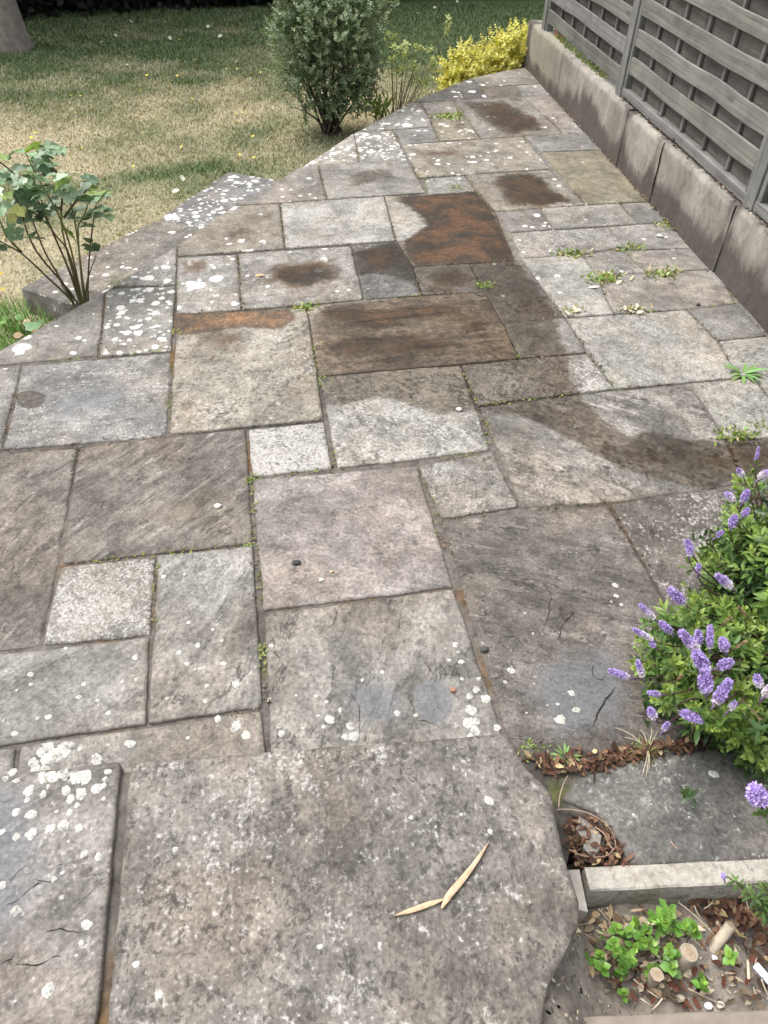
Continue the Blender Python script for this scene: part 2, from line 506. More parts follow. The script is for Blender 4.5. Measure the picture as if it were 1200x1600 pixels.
def mat_lawn():
    t = NT('lawn soil')
    p = t.pos()
    n1 = t.noise(p, 60, 6, 0.7)
    c = t.scale(t.attr('Col').outputs['Color'], t.lin(n1, 0.3, 0.7, 0.55, 1.4))
    return t.done(t.bsdf(c, 0.95, t.bump(n1, 0.8, 0.02), 0.1))

MS = mat_slab()
M_MORTAR = mat_mortar()
M_LICHEN = mat_lichen()
M_LEAF = mat_leaf('leaf')
M_GLOSSLEAF = mat_leaf('smooth leaf', 0.4, 0.22, 0.45)
M_GRASS = mat_leaf('grass blade', 0.7, 0.2, 0.15)
M_PETAL = mat_leaf('petal', 0.7, 0.25, 0.15)
M_STEM = mat_plain('stem bark', (0.1, 0.07, 0.045), 0.8, 0.3, 60, vcol=True)
M_DEAD = mat_leaf('dead leaf', 0.75, 0.1, 0.15)
M_WALL = mat_wall()
M_WOOD = mat_wood()
M_LAWN = mat_lawn()
M_CRACK = mat_plain('crack dirt', (0.02, 0.018, 0.016), 0.95, 0.3, 60, 0.1)
M_SOIL = mat_plain('garden soil', (0.2, 0.175, 0.15), 0.95, 0.5, 45, 0.1, 0.9)
M_KERB = mat_plain('pale kerb stone', (0.36, 0.33, 0.29), 0.9, 0.28, 26, 0.2, 0.5)
M_PEBBLE = mat_plain('pebble', (0.3, 0.28, 0.25), 0.8, 0.2, 90, 0.3, 0.3, vcol=True)
M_BARK = mat_plain('tree bark', (0.19, 0.165, 0.145), 0.9, 0.4, 18, 0.15, 0.9)
M_CUT = mat_plain('cut wood', (0.4, 0.33, 0.24), 0.8, 0.25, 60, 0.2, 0.4, vcol=True)

# ------------------------------------------------------------------ polygons
def sdist(P, poly):
    """signed distance of points to polygon, positive inside"""
    P = np.asarray(P)[:, :2]; Q = np.asarray(poly)[:, :2]
    d = np.full(len(P), 1e9); inside = np.zeros(len(P), bool)
    for i in range(len(Q)):
        a, b = Q[i], Q[(i + 1) % len(Q)]
        ab = b - a
        t = np.clip(((P - a) @ ab) / (ab @ ab + 1e-12), 0, 1)
        d = np.minimum(d, np.linalg.norm(P - (a + t[:, None] * ab), axis=1))
        c = ((a[1] > P[:, 1]) != (b[1] > P[:, 1]))
        xx = a[0] + (P[:, 1] - a[1]) * (b[0] - a[0]) / (b[1] - a[1] + 1e-12)
        inside ^= c & (P[:, 0] < xx)
    return np.where(inside, d, -d)
def area2(Q):
    Q = np.asarray(Q)
    return 0.5 * np.sum(Q[:, 0] * np.roll(Q[:, 1], -1) - np.roll(Q[:, 0], -1) * Q[:, 1])
def inset(Q, g):
    Q = np.asarray(Q, float)[:, :2]
    if area2(Q) < 0: Q = Q[::-1]
    n = len(Q); R = []
    for i in range(n):
        a, b, c = Q[i - 1], Q[i], Q[(i + 1) % n]
        e1 = unit(b - a); e2 = unit(c - b)
        n1 = np.array([-e1[1], e1[0]]); n2 = np.array([-e2[1], e2[0]])
        den = 1 + n1 @ n2
        R.append(b + g * (n1 + n2) / max(den, 0.4))
    return np.array(R)
def densify(Q, s):
    out = []
    for i in range(len(Q)):
        a, b = Q[i], Q[(i + 1) % len(Q)]
        k = max(1, int(np.linalg.norm(b - a) / s))
        for j in range(k):
            out.append(a + (b - a) * j / k)
    return np.array(out)
def roundcorners(Q, r):
    out = []
    n = len(Q)
    for i in range(n):
        a, b, c = Q[i - 1], Q[i], Q[(i + 1) % n]
        l1, l2 = np.linalg.norm(a - b), np.linalg.norm(c - b)
        k = min(r * rng.choice([.6, 1, 1.6, 4.5], p=[.4, .3, .2, .1]), l1 * 0.2, l2 * 0.2)
        p0 = b + (a - b) / l1 * k; p1 = b + (c - b) / l2 * k
        out += [p0, 0.25 * p0 + 0.5 * b + 0.25 * p1, p1]
    return np.array(out)

WET = []       # (polygon, width, weight)
RUST = []
BLUE = []
def wpoly(px, z=0.0):
    return np.array([at(x, y, z)[:2] for x, y in px])
def stainval(P, lst):
    v = np.zeros(len(P))
    for poly, wd, wt in lst:
        v = np.maximum(v, wt * np.clip(0.5 + sdist(P, poly) / (2 * wd), 0, 1))
    return v

SLAB_N = [0]
def slab(poly, z=0.0, tint=(.27, .25, .225), speck=.5, white=.2, riven=.15, lichen=0.02, ang=None, gap=.006, thick=.045, s=.024, parent=None,
         name='paving_slab', bumpy=.002, round_=.004, spots=(), cracks=(), seed=None, flake=None, amp=.0022):
    SLAB_N[0] += 1
    k = SLAB_N[0] if seed is None else seed
    Q = roundcorners(inset(poly, gap), round_)
    B = densify(Q, s * 0.6)
    n = len(B)
    # ragged outline
    cen = B.mean(0)
    nrm = unit(np.roll(B, -1, 0) - np.roll(B, 1, 0)); nrm = np.stack([nrm[:, 1], -nrm[:, 0]], 1)
    rag = (fbm(B[:, 0] * 22, B[:, 1] * 22, k * 7) - 0.5) * 2 * amp * 1.6 + (fbm(B[:, 0] * 5, B[:, 1] * 5, k * 5 + 1) - 0.5) * 2 * amp * 2
    B = B + nrm * rag[:, None]
    r1 = B - nrm * 0.004
    r2 = B - nrm * 0.011
    lo, hi = B.min(0), B.max(0)
    gx, gy = np.meshgrid(np.arange(lo[0], hi[0], s), np.arange(lo[1], hi[1], s))
    G = np.stack([gx.ravel(), gy.ravel()], 1)
    G = G + rng.uniform(-.3, .3, G.shape) * s
    G = G[sdist(G, B) > 0.011 + s * 0.5]
    pts = np.concatenate([B, r1, r2, G])
    ed = [(i, (i + 1) % n) for i in range(n)]
    vs, es, fs, ov, oe, of = delaunay_2d_cdt([Vector(p) for p in pts], ed, [], 1, 1e-6)
    P = np.array([(v[0], v[1]) for v in vs])
    d = np.maximum(sdist(P, B), 0)
    a = rng.uniform(0, math.pi) if ang is None else rad(ang)
    ca, sa = math.cos(a), math.sin(a)
    off = np.array([k * 3.17 % 11, k * 1.93 % 7])
    U = np.stack([P[:, 0] * ca + P[:, 1] * sa, -P[:, 0] * sa + P[:, 1] * ca], 1)
    zz = z + (fbm(P[:, 0] * 3 + k, P[:, 1] * 3, k) - .5) * 2 * bumpy + riven * .012 * (fbm(U[:, 0] * 4 + k, U[:, 1] * 22, k + 3, 3) - .5)
    zz = zz - 0.004 * np.clip(1 - d / .008, 0, 1) ** 2
    # per slab tilt
    tl = np.random.default_rng(k).normal(size=3) * .002
    zz = zz + tl[0] * (P[:, 0] - cen[0]) + tl[1] * (P[:, 1] - cen[1]) + tl[2] * .8
    V = np.column_stack([P, zz])
    # outline loop indices in the output
    inv = {}
    for i, o_ in enumerate(ov):
        for j in o_:
            inv[j] = i
    loop = [inv[i] for i in range(n)]
    nv = len(V)
    Vs = V[loop].copy(); Vs[:, 2] = z - thick
    F = [tuple(f) for f in fs]
    MI = [0] * len(F)
    for i in range(n):
        j = (i + 1) % n
        F.append((loop[j], loop[i], nv + i, nv + j)); MI.append(0)
    V = np.concatenate([V, Vs])
    P2 = V[:, :2]
    N = len(V)
    ones = np.ones(N)
    U2 = np.stack([P2[:, 0] * ca + P2[:, 1] * sa, -P2[:, 0] * sa + P2[:, 1] * ca], 1)
    uvw = np.column_stack([U2 * np.random.default_rng(k + 99).uniform(.78, 1.25) + off, V[:, 2] * 1.0])
    e = np.concatenate([np.clip(d / 0.05, 0, 1), np.zeros(n)])
    attrs = {'tint': np.tile(np.asarray(tint, float), (N, 1)), 'p1': np.column_stack([ones * speck, ones * white, ones * riven]),
             'stain': np.column_stack([stainval(P2, WET), stainval(P2, RUST), ones * lichen]),
             'extra': np.column_stack([e, stainval(P2, BLUE), ones * (.35 + .9 * riven if flake is None else flake)]), 'uvw': uvw}
    # cracks and flake edges: ragged dirt-filled slits that belong to the slab
    for line, wd in cracks:
        L = np.array([at(x, y, z)[:2] for x, y in line])
        seg = [L[0]]
        for q0, q1 in zip(L[:-1], L[1:]):
            m = max(2, int(np.linalg.norm(q1 - q0) / .006))
            for j in range(1, m + 1):
                seg.append(q0 + (q1 - q0) * j / m)
        seg = np.array(seg)
        tt = np.linspace(0, 1, len(seg))
        dr = unit(np.gradient(seg, axis=0)); nn = np.stack([-dr[:, 1], dr[:, 0]], 1)
        seg = seg + nn * ((fbm(seg[:, 0] * 30, seg[:, 1] * 30, k + 40, 4) - .5) * .02)[:, None]
        wv = .42 * wd * np.clip(np.sin(tt * math.pi) * 1.6, 0, 1) * (0.15 + 1.5 * np.clip(fbm(seg[:, 0] * 80, seg[:, 1] * 80, k + 9, 3) - .2, 0, 1))
        def hgt(S):
            dd = ((S[:, None] - P[None]) ** 2).sum(2)
            i3 = np.argsort(dd, 1)[:, :4]
            return zz[i3].max(1) + .0012
        A = seg + nn * wv[:, None] * .5; Bb = seg - nn * wv[:, None] * .5
        b0 = len(V)
        V = np.concatenate([V, np.column_stack([A, hgt(A)]), np.column_stack([Bb, hgt(Bb)])])
        m = len(seg)
        for j in range(m - 1):
            F.append((b0 + j, b0 + j + 1, b0 + m + j + 1, b0 + m + j)); MI.append(1)
        for kk in attrs:
            attrs[kk] = np.concatenate([attrs[kk], np.tile(attrs[kk][:1], (2 * m, 1))])
    for i, (x, y, r) in enumerate(spots):      # rosettes of pale lichen grown on this slab
        c = at(x, y, z)
        m = 30
        th = np.arange(m) / m * 2 * math.pi + rng.uniform(0, 6)
        lob = 1 + .42 * (fbm(np.cos(th) * 1.4 + i * 3, np.sin(th) * 1.4 + i, 5, 3) - .5) * 2 + .06 * rng.normal(size=m)
        q = np.array([1.0, rng.uniform(.75, 1.2)])
        ring = c[:2] + np.stack([np.cos(th), np.sin(th)], 1) * (r * lob)[:, None] * q
        pts = np.concatenate([ring, c[:2] + (ring - c[:2]) * .82, [c[:2]]])
        dd = ((pts[:, None] - P[None]) ** 2).sum(2)
        h = zz[np.argsort(dd, 1)[:, :3]].max(1) + np.concatenate([np.full(m, .0003), np.full(m, .0016), [.0012]])
        b0 = len(V)
        V = np.concatenate([V, np.column_stack([pts, h])])
        for j in range(m):
            F.append((b0 + j, b0 + (j + 1) % m, b0 + m + (j + 1) % m, b0 + m + j)); F.append((b0 + m + j, b0 + m + (j + 1) % m, b0 + 2 * m)); MI += [2, 2]
        for kk in attrs:
            attrs[kk] = np.concatenate([attrs[kk], np.tile(attrs[kk][:1], (2 * m + 1, 1))])
    o = mesh_obj(name, V, F, [MS, M_CRACK, M_LICHEN], parent, True, attrs, MI)
    sh = o.data.polygons
    o['zt'] = float(z)
    return o, (P, zz)

# ================================================================== SETTING
LAWN_Z = -0.28
EDGE = [(-330, 740), (0, 545), (165, 451), (277, 382), (365, 321), (472, 259), (557, 205), (640, 160), (700, 135), (735, 122), (826, 104)]
EDGEW = wpoly(EDGE)
WA = np.array([2.651, 8.4, 0]); WB = np.array([2.18, 0.3, 0])
wa = at(822, 107); wb = at(1200, 520)
wu = unit(wb - wa)                     # along the wall, towards the viewer
wnn = np.array([wu[1], -wu[0], 0])     # out of the wall, towards the patio
def wallpt(s, d=0.0, z=0.0):
    """s metres from the far end along the wall, d metres behind its face"""
    p = wa + wu * s - wnn * d
    return np.array([p[0], p[1], z])

# ---- lawn ground sheet
def lawn_tone(x, y):
    """natural dry / green patches of the turf, in world metres"""
    a = fbm(x * .55 + 3.1, y * .8 + 1.7, 11, 4)
    b = fbm(x * 2.6, y * 3.4, 23, 4)
    d = (a - .5) * 1.2 + (b - .5) * 1.0
    g = 0.2 + d + np.clip((y - 7.6) / 2.0, 0, 1) * .8 + np.clip((x - 1.3) / .6, 0, 1) * .5
    # greener arm crossing the dry turf
    g = g + .45 * np.exp(-((y - (6.05 + .28 * x)) / .16) ** 2) * (x < -.1)
    return np.clip(g, 0, 1)
gx = np.concatenate([[-200, -60, -20, -8], np.arange(-5, 6, .12), [9, 20, 60, 200]])
gy = np.concatenate([[-100, -30, -8, -2, .5], np.arange(2, 12.6, .12), [16, 30, 80, 300]])
X, Y = np.meshgrid(gx, gy)
Z = LAWN_Z + .03 * (fbm(X * 1.3, Y * 1.3, 3) - .5) * (np.abs(X) < 6)
i = np.arange(len(gx) - 1); j = np.arange(len(gy) - 1)
I, J = np.meshgrid(i, j); W_ = len(gx)
Fq = np.stack([J * W_ + I, J * W_ + I + 1, (J + 1) * W_ + I + 1, (J + 1) * W_ + I], -1).reshape(-1, 4)
g = lawn_tone(X.ravel(), Y.ravel())[:, None]
lawn_c = (1 - g) * np.array([.42, .36, .255]) + g * np.array([.085, .115, .045])
lawn = tag(mesh_obj('lawn_ground', np.stack([X, Y, Z], -1).reshape(-1, 3), Fq, M_LAWN, None, True, {'Col': lawn_c}), kind='structure')

# ---- stains of water and rust on the paving (their own shapes, in place)
WET += [(wpoly(p), wd, wt) for p, wd, wt in [
    ([(612, 308), (745, 299), (772, 331), (803, 405), (842, 450), (868, 500), (882, 548), (890, 590), (908, 620), (940, 655), (985, 682), (1015, 672), (1025, 676), (1062, 684), (1130, 688), (1215, 690), (1230, 745), (1090, 760), (980, 735), (900, 690), (820, 650), (748, 640), (690, 648), (640, 632), (590, 622), (505, 634), (493, 560), (490, 500), (500, 482), (590, 470), (655, 462), (645, 440), (590, 428), (556, 430), (552, 395), (622, 378), (640, 372), (668, 350), (648, 330)], .1, 1),
    ([(770, 272), (835, 268), (880, 300), (905, 318), (850, 324), (790, 322), (768, 295)], .1, .75),
    ([(720, 158), (790, 156), (842, 185), (852, 205), (790, 213), (750, 190)], .14, .8),
    ([(520, 262), (630, 255), (640, 285), (560, 300), (522, 302)], .14, .55),
    ([(25, 615), (48, 608), (72, 618), (66, 634), (40, 638), (27, 630)], .025, 1),
    ([(640, 232), (720, 226), (735, 250), (660, 252)], .14, .5),
    ([(400, 410), (520, 400), (545, 440), (480, 462), (410, 445)], .1, .55),
]]
RUST += [(wpoly(p), wd, wt) for p, wd, wt in [
    ([(273, 488), (452, 482), (465, 498), (440, 514), (380, 512), (330, 520), (273, 524)], .035, 1),
    ([(273, 500), (400, 500), (410, 560), (330, 580), (273, 560)], .16, .55),
    ([(622, 306), (745, 299), (772, 331), (806, 408), (700, 413), (645, 416), (628, 378), (668, 352), (650, 330)], .05, 1),
    ([(740, 300), (775, 330), (805, 405), (740, 408)], .08, .8),
    ([(500, 485), (700, 475), (720, 492), (640, 500), (590, 520), (540, 500), (505, 500)], .05, .84),
    ([(497, 530), (560, 525), (640, 520), (760, 540), (640, 556), (500, 562)], .05, .74),
    ([(650, 480), (760, 462), (850, 470), (870, 500), (790, 505), (770, 540), (640, 540)], .14, .5),
    ([(765, 270), (832, 266), (882, 300), (912, 320), (840, 326), (795, 320)], .1, .72),
    ([(285, 382), (380, 325), (430, 330), (435, 375), (330, 392)], .2, .6),
    ([(400, 412), (525, 400), (545, 440), (480, 458), (410, 442)], .09, .72),
    ([(735, 160), (800, 160), (846, 188), (850, 205), (790, 212), (750, 185)], .15, .72),
    ([(640, 232), (720, 226), (740, 250), (660, 252)], .14, .6),
    ([(665, 425), (730, 418), (745, 450), (668, 458)], .08, .75),
    ([(555, 390), (630, 382), (640, 420), (560, 425)], .08, .7),
    ([(900, 680), (1000, 690), (1130, 695), (1215, 700), (1200, 740), (1040, 750), (930, 710)], .12, .62),
    ([(930, 246), (960, 250), (1005, 310), (950, 310)], .16, .5),
    ([(275, 405), (330, 400), (330, 425), (280, 430)], .06, .65),
    ([(690, 182), (720, 182), (740, 205), (712, 210)], .09, .6),
]]
BLUE += [(wpoly(p), wd, wt) for p, wd, wt in [  # smooth slate patches, bluish sky reflection painted into them
    ([(645, 1065), (700, 1060), (715, 1100), (690, 1135), (655, 1120)], .03, 1),
    ([(540, 1060), (600, 1050), (640, 1075), (640, 1135), (560, 1150), (535, 1110)], .08, .8),
    ([(830, 1010), (960, 990), (1010, 1050), (1000, 1150), (860, 1175), (800, 1080)], .12, .75),
    ([(20, 590), (250, 570), (255, 660), (40, 680)], .2, .62),
    ([(-60, 1260), (90, 1260), (110, 1340), (90, 1470), (-60, 1480)], .1, .85),
]]

# ---- patio bed (mortar between the slabs) with its raised edge
right = [tuple(wallpt(-.45, .02)[:2]), tuple(wallpt(5.0, .02)[:2]), tuple(wallpt(6.6, .02)[:2]), (1.5, .50), (.60, .622), (.52, .50), (.40, .25), (.40, -.5), (-2.6, -.5)]
PB = np.array([tuple(p) for p in EDGEW] + right)
PBi = inset(PB, .012)
Bd = densify(PBi, .06)
lo, hi = Bd.min(0), Bd.max(0)
gx, gy = np.meshgrid(np.arange(lo[0], hi[0], .055), np.arange(lo[1], hi[1], .055))
G = np.stack([gx.ravel(), gy.ravel()], 1); G = G[sdist(G, Bd) > .05]
n = len(Bd)
vs, es, fs, ov, oe, of = delaunay_2d_cdt([Vector(p) for p in np.concatenate([Bd, G])], [(i, (i + 1) % n) for i in range(n)], [], 1, 1e-6)
inv = {}
for i_, o_ in enumerate(ov):
    for j_ in o_: inv[j_] = i_
V = np.array([(v[0], v[1], -.0075 + .004 * (vnoise(np.array([v[0] * 30]), np.array([v[1] * 30]), 2)[0] - .5)) for v in vs])
loop = [inv[i] for i in range(n)]
Vs = V[loop].copy(); Vs[:, 2] = LAWN_Z - .05
F = [tuple(f) for f in fs] + [(loop[(i + 1) % n], loop[i], len(V) + i, len(V) + (i + 1) % n) for i in range(n)]
PV = np.concatenate([V, Vs])
pl_ = np.clip((PV[:, 0] - .9) / .35, 0, 1) * np.clip((PV[:, 1] - 2.1) / .3, 0, 1) * (.35 + .5 * fbm(PV[:, 0] * 2, PV[:, 1] * 2, 8, 3))
pcol = np.column_stack([pl_, stainval(PV, WET), stainval(PV, RUST)])
patio = tag(mesh_obj('patio', np.concatenate([V, Vs]), F, M_MORTAR, None, False, {'Col': pcol}), kind='structure')

# ---- the paving slabs (corners traced in the photo, laid on z = 0)
T_GREY = (.2, .19, .173); T_TAUPE = (.188, .176, .158); T_BROWN = (.14, .126, .11); T_DARK = (.1, .093, .087); T_BLUE = (.172, .167, .156); T_PALE = (.245, .235, .212); T_OCH = (.18, .164, .122)
SL = [  # corners, tint, speck, white, riven, lichen, angle
 ([(30, 1163), (412, 1107), (420, 1250), (10, 1300)], T_TAUPE, .45, .15, .15, .0, None),
 ([(-80, 1176), (28, 1164), (10, 1300), (-110, 1310)], T_BLUE, .4, .2, .15, .04, None),
 ([(-100, 1032), (237, 992), (230, 1133), (-100, 1183)], T_GREY, .45, .2, .12, .0, None),
 ([(245, 867), (397, 850), (413, 1107), (230, 1133)], T_GREY, .5, .3, .5, .0, 62),
 ([(93, 883), (245, 867), (237, 992), (64, 1010)], T_GREY, .6, .7, .25, .0, None),
 ([(-120, 717), (122, 697), (93, 883), (64, 1010), (-120, 1033)], T_BROWN, .5, .1, .5, .0, 55),
 ([(122, 697), (385, 668), (397, 850), (93, 883)], T_BROWN, .35, .2, .85, .0, 42),
 ([(35, 570), (268, 548), (263, 681), (2, 703)], T_BLUE, .2, .5, .3, .0, 5),
 ([(-120, 584), (35, 570), (2, 703), (-120, 716)], T_BLUE, .2, .4, .2, .04, None),
 ([(-330, 740), (0, 546), (165, 452), (155, 556), (-40, 574), (-180, 590), (-280, 745)], T_TAUPE, .2, .15, .1, .09, None),
 ([(166, 452), (275, 446), (268, 549), (155, 557)], T_GREY, .2, .35, .1, .5, None),
 ([(176, 447), (277, 383), (275, 446)], T_GREY, .2, .5, .1, .6, None),
 ([(275, 490), (480, 480), (508, 657), (263, 680)], (.225, .205, .172), .8, .45, .2, .0, None),
 ([(275, 401), (371, 396), (378, 484), (275, 489)], T_GREY, .25, .35, .1, .25, None),
 ([(372, 396), (549, 384), (569, 468), (378, 484)], T_TAUPE, .5, .55, .2, .06, None),
 ([(549, 384), (622, 377), (645, 416), (660, 461), (569, 468)], T_DARK, .6, .45, .25, .0, 20),
 ([(276, 400), (277, 382), (365, 321), (437, 317), (446, 388)], (.195, .176, .148), .35, .12, .1, .07, None),
 ([(438, 317), (601, 306), (618, 376), (446, 388)], T_PALE, .5, .62, .1, .0, None),
 ([(365, 321), (472, 259), (497, 257), (511, 312)], T_TAUPE, .3, .2, .1, .05, None),
 ([(498, 257), (637, 250), (666, 301), (511, 312)], T_GREY, .3, .2, .1, .0, None),
 ([(472, 259), (553, 207), (562, 254)], T_PALE, .2, .6, .1, .5, None),
 ([(553, 207), (558, 205), (613, 203), (638, 250), (562, 254)], T_GREY, .2, .4, .1, .75, None),
 ([(614, 203), (676, 198), (688, 221), (628, 226)], T_BLUE, .3, .15, .1, .03, None),
 ([(558, 205), (640, 160), (656, 160), (668, 179), (676, 198)], T_GREY, .3, .2, .1, .35, None),
 ([(656, 160), (709, 157), (718, 176), (668, 179)], T_TAUPE, .3, .2, .1, .03, None),
 ([(668, 179), (718, 176), (752, 217), (688, 221), (676, 198)], (.2, .18, .14), .3, .3, .1, .3, None),
 ([(710, 157), (817, 151), (882, 210), (752, 217)], T_TAUPE, .5, .3, .15, .05, None),
 ([(818, 151), (866, 149), (922, 207), (882, 210)], T_GREY, .3, .4, .3, .08, None),
 ([(752, 136), (806, 133), (818, 151), (763, 154)], T_BROWN, .3, .2, .1, .0, None),
 ([(640, 160), (700, 135), (735, 122), (752, 136), (763, 154), (709, 157)], T_DARK, .2, .3, .1, .08, None),
 ([(735, 122), (790, 110), (826, 104), (846, 130), (752, 136)], T_TAUPE, .3, .2, .1, .03, None),
 ([(806, 133), (846, 130), (866, 149), (818, 151)], T_GREY, .3, .35, .1, .04, None),
 ([(628, 226), (752, 217), (818, 213), (860, 264), (727, 273), (655, 278)], (.2, .187, .16), .5, .25, .15, .16, None),
 ([(818, 213), (924, 207), (946, 234), (846, 238)], T_BLUE, .3, .15, .1, .03, None),
 ([(846, 238), (946, 234), (1017, 314), (915, 320)], T_OCH, .25, .2, .12, .02, None),
 ([(727, 273), (860, 264), (915, 320), (772, 331), (746, 298)], (.195, .18, .155), .5, .2, .2, .02, None),
 ([(665, 278), (726, 273), (745, 299), (668, 304)], T_BLUE, .3, .3, .2, .04, None),
 ([(601, 306), (745, 299), (772, 331), (805, 407), (733, 411), (645, 416), (619, 376)], T_PALE, .3, .3, .2, .0, None),
 ([(645, 416), (733, 411), (757, 456), (660, 461)], T_GREY, .6, .45, .4, .0, 8),
 ([(733, 411), (815, 403), (842, 440), (882, 496), (786, 505), (757, 456)], T_BROWN, .8, .3, .2, .03, None),
 ([(772, 331), (844, 325), (865, 358), (797, 363)], T_BLUE, .3, .15, .1, .05, None),
 ([(844, 325), (968, 317), (998, 350), (865, 358)], T_GREY, .3, .5, .1, .05, None),
 ([(968, 317), (1018, 315), (1048, 345), (998, 350)], T_BLUE, .2, .2, .1, .0, None),
 ([(797, 363), (950, 354), (975, 385), (908, 397), (815, 403)], T_GREY, .3, .6, .1, .06, None),
 ([(950, 354), (1049, 346), (1088, 387), (976, 392)], T_GREY, .3, .4, .1, .04, None),
 ([(815, 403), (908, 397), (930, 425), (960, 490), (882, 496), (842, 440)], T_PALE, .35, .5, .1, .03, None),
 ([(908, 397), (976, 391), (1012, 425), (930, 428)], T_GREY, .4, .4, .1, .02, None),
 ([(976, 392), (1088, 387), (1120, 420), (1012, 427)], T_GREY, .35, .25, .1, .03, None),
 ([(930, 428), (1012, 427), (1120, 420), (1150, 474), (1073, 483), (960, 490)], T_GREY, .4, .4, .1, .02, None),
 ([(480, 479), (569, 468), (660, 461), (757, 456), (786, 505), (812, 560), (720, 569), (616, 577), (497, 588)], (.24, .205, .165), .5, .25, .95, .0, 2),
 ([(497, 588), (616, 577), (720, 569), (770, 704), (526, 732)], T_PALE, .8, .6, .2, .0, None),
 ([(386, 669), (508, 657), (521, 732), (392, 746)], T_PALE, .8, .9, .1, .0, None),
 ([(720, 569), (812, 560), (918, 551), (962, 608), (746, 634)], T_GREY, .8, .6, .2, .0, None),
 ([(786, 505), (882, 496), (918, 551), (812, 560)], T_BLUE, .4, .2, .1, .0, None),
 ([(882, 496), (1073, 483), (1122, 533), (1155, 590), (962, 608)], T_PALE, .6, .55, .1, .0, None),
 ([(1073, 483), (1151, 474), (1199, 525), (1122, 533)], T_BLUE, .25, .2, .1, .0, None),
 ([(1122, 533), (1199, 525), (1310, 640), (1220, 645), (1178, 589), (1155, 590)], T_PALE, .7, .35, .1, .0, None),
 ([(747, 634), (962, 608), (1080, 599), (1135, 686), (1168, 757), (952, 785), (815, 793)], T_TAUPE, .7, .4, .6, .0, 140),
 ([(1080, 599), (1178, 589), (1250, 684), (1135, 686)], T_PALE, .7, .45, .1, .0, None),
 ([(1135, 686), (1270, 684), (1330, 750), (1168, 757)], T_BROWN, .5, .25, .1, .0, None),
 ([(653, 727), (770, 704), (815, 793), (688, 812)], T_GREY, .75, .5, .15, .0, None),
 ([(393, 747), (654, 726), (710, 918), (409, 956)], (.215, .195, .18), .55, .3, .15, .0, None),
 ([(410, 957), (710, 918), (790, 1150), (800, 1220), (424, 1260)], T_TAUPE, .6, .25, .2, .0, None),
 ([(688, 812), (952, 786), (1130, 1092), (1165, 1150), (995, 1174), (818, 1194), (790, 1150)], (.125, .112, .1), .5, .3, .45, .0, 155),
 ([(952, 786), (1168, 757), (1330, 750), (1350, 1140), (1165, 1150), (1130, 1092)], T_DARK, .3, .5, .3, .0, None),
 ([(-124, 589), (-124, 714), (-300, 744), (-195, 597)], T_TAUPE, .4, .25, .15, .05, None),
 ([(-470, 775), (-124, 721), (-124, 1032), (-540, 1085)], T_GREY, .5, .3, .3, .0, None),
 ([(-540, 1090), (-104, 1037), (-104, 1184), (-600, 1262)], T_TAUPE, .5, .3, .15, .0, None),
]
CR = {
 'split': [([(640, 1075), (643, 1100), (655, 1125), (690, 1137), (712, 1128)], .005), ([(660, 1030), (672, 1050), (678, 1052)], .005), ([(545, 1075), (565, 1110), (562, 1150)], .005)],
 'flake': [([(850, 908), (860, 925), (858, 955), (848, 985)], .006), ([(785, 995), (805, 997), (820, 1010)], .007), ([(925, 1035), (925, 1055), (940, 1062), (945, 1050)], .007), ([(965, 1073), (945, 1095), (930, 1120), (925, 1138)], .013), ([(900, 950), (880, 975), (870, 1000), (890, 1000)], .006)],
 'streak': [([(960, 700), (1010, 735), (1020, 765)], .005), ([(885, 640), (900, 665), (930, 685)], .005)],
 'band': [([(500, 572), (600, 562), (720, 552), (800, 548)], .006), ([(545, 505), (600, 500), (650, 496)], .008), ([(640, 525), (700, 521), (790, 515)], .006), ([(690, 490), (760, 484), (850, 474)], .005), ([(620, 548), (720, 540), (790, 532)], .006)],
}
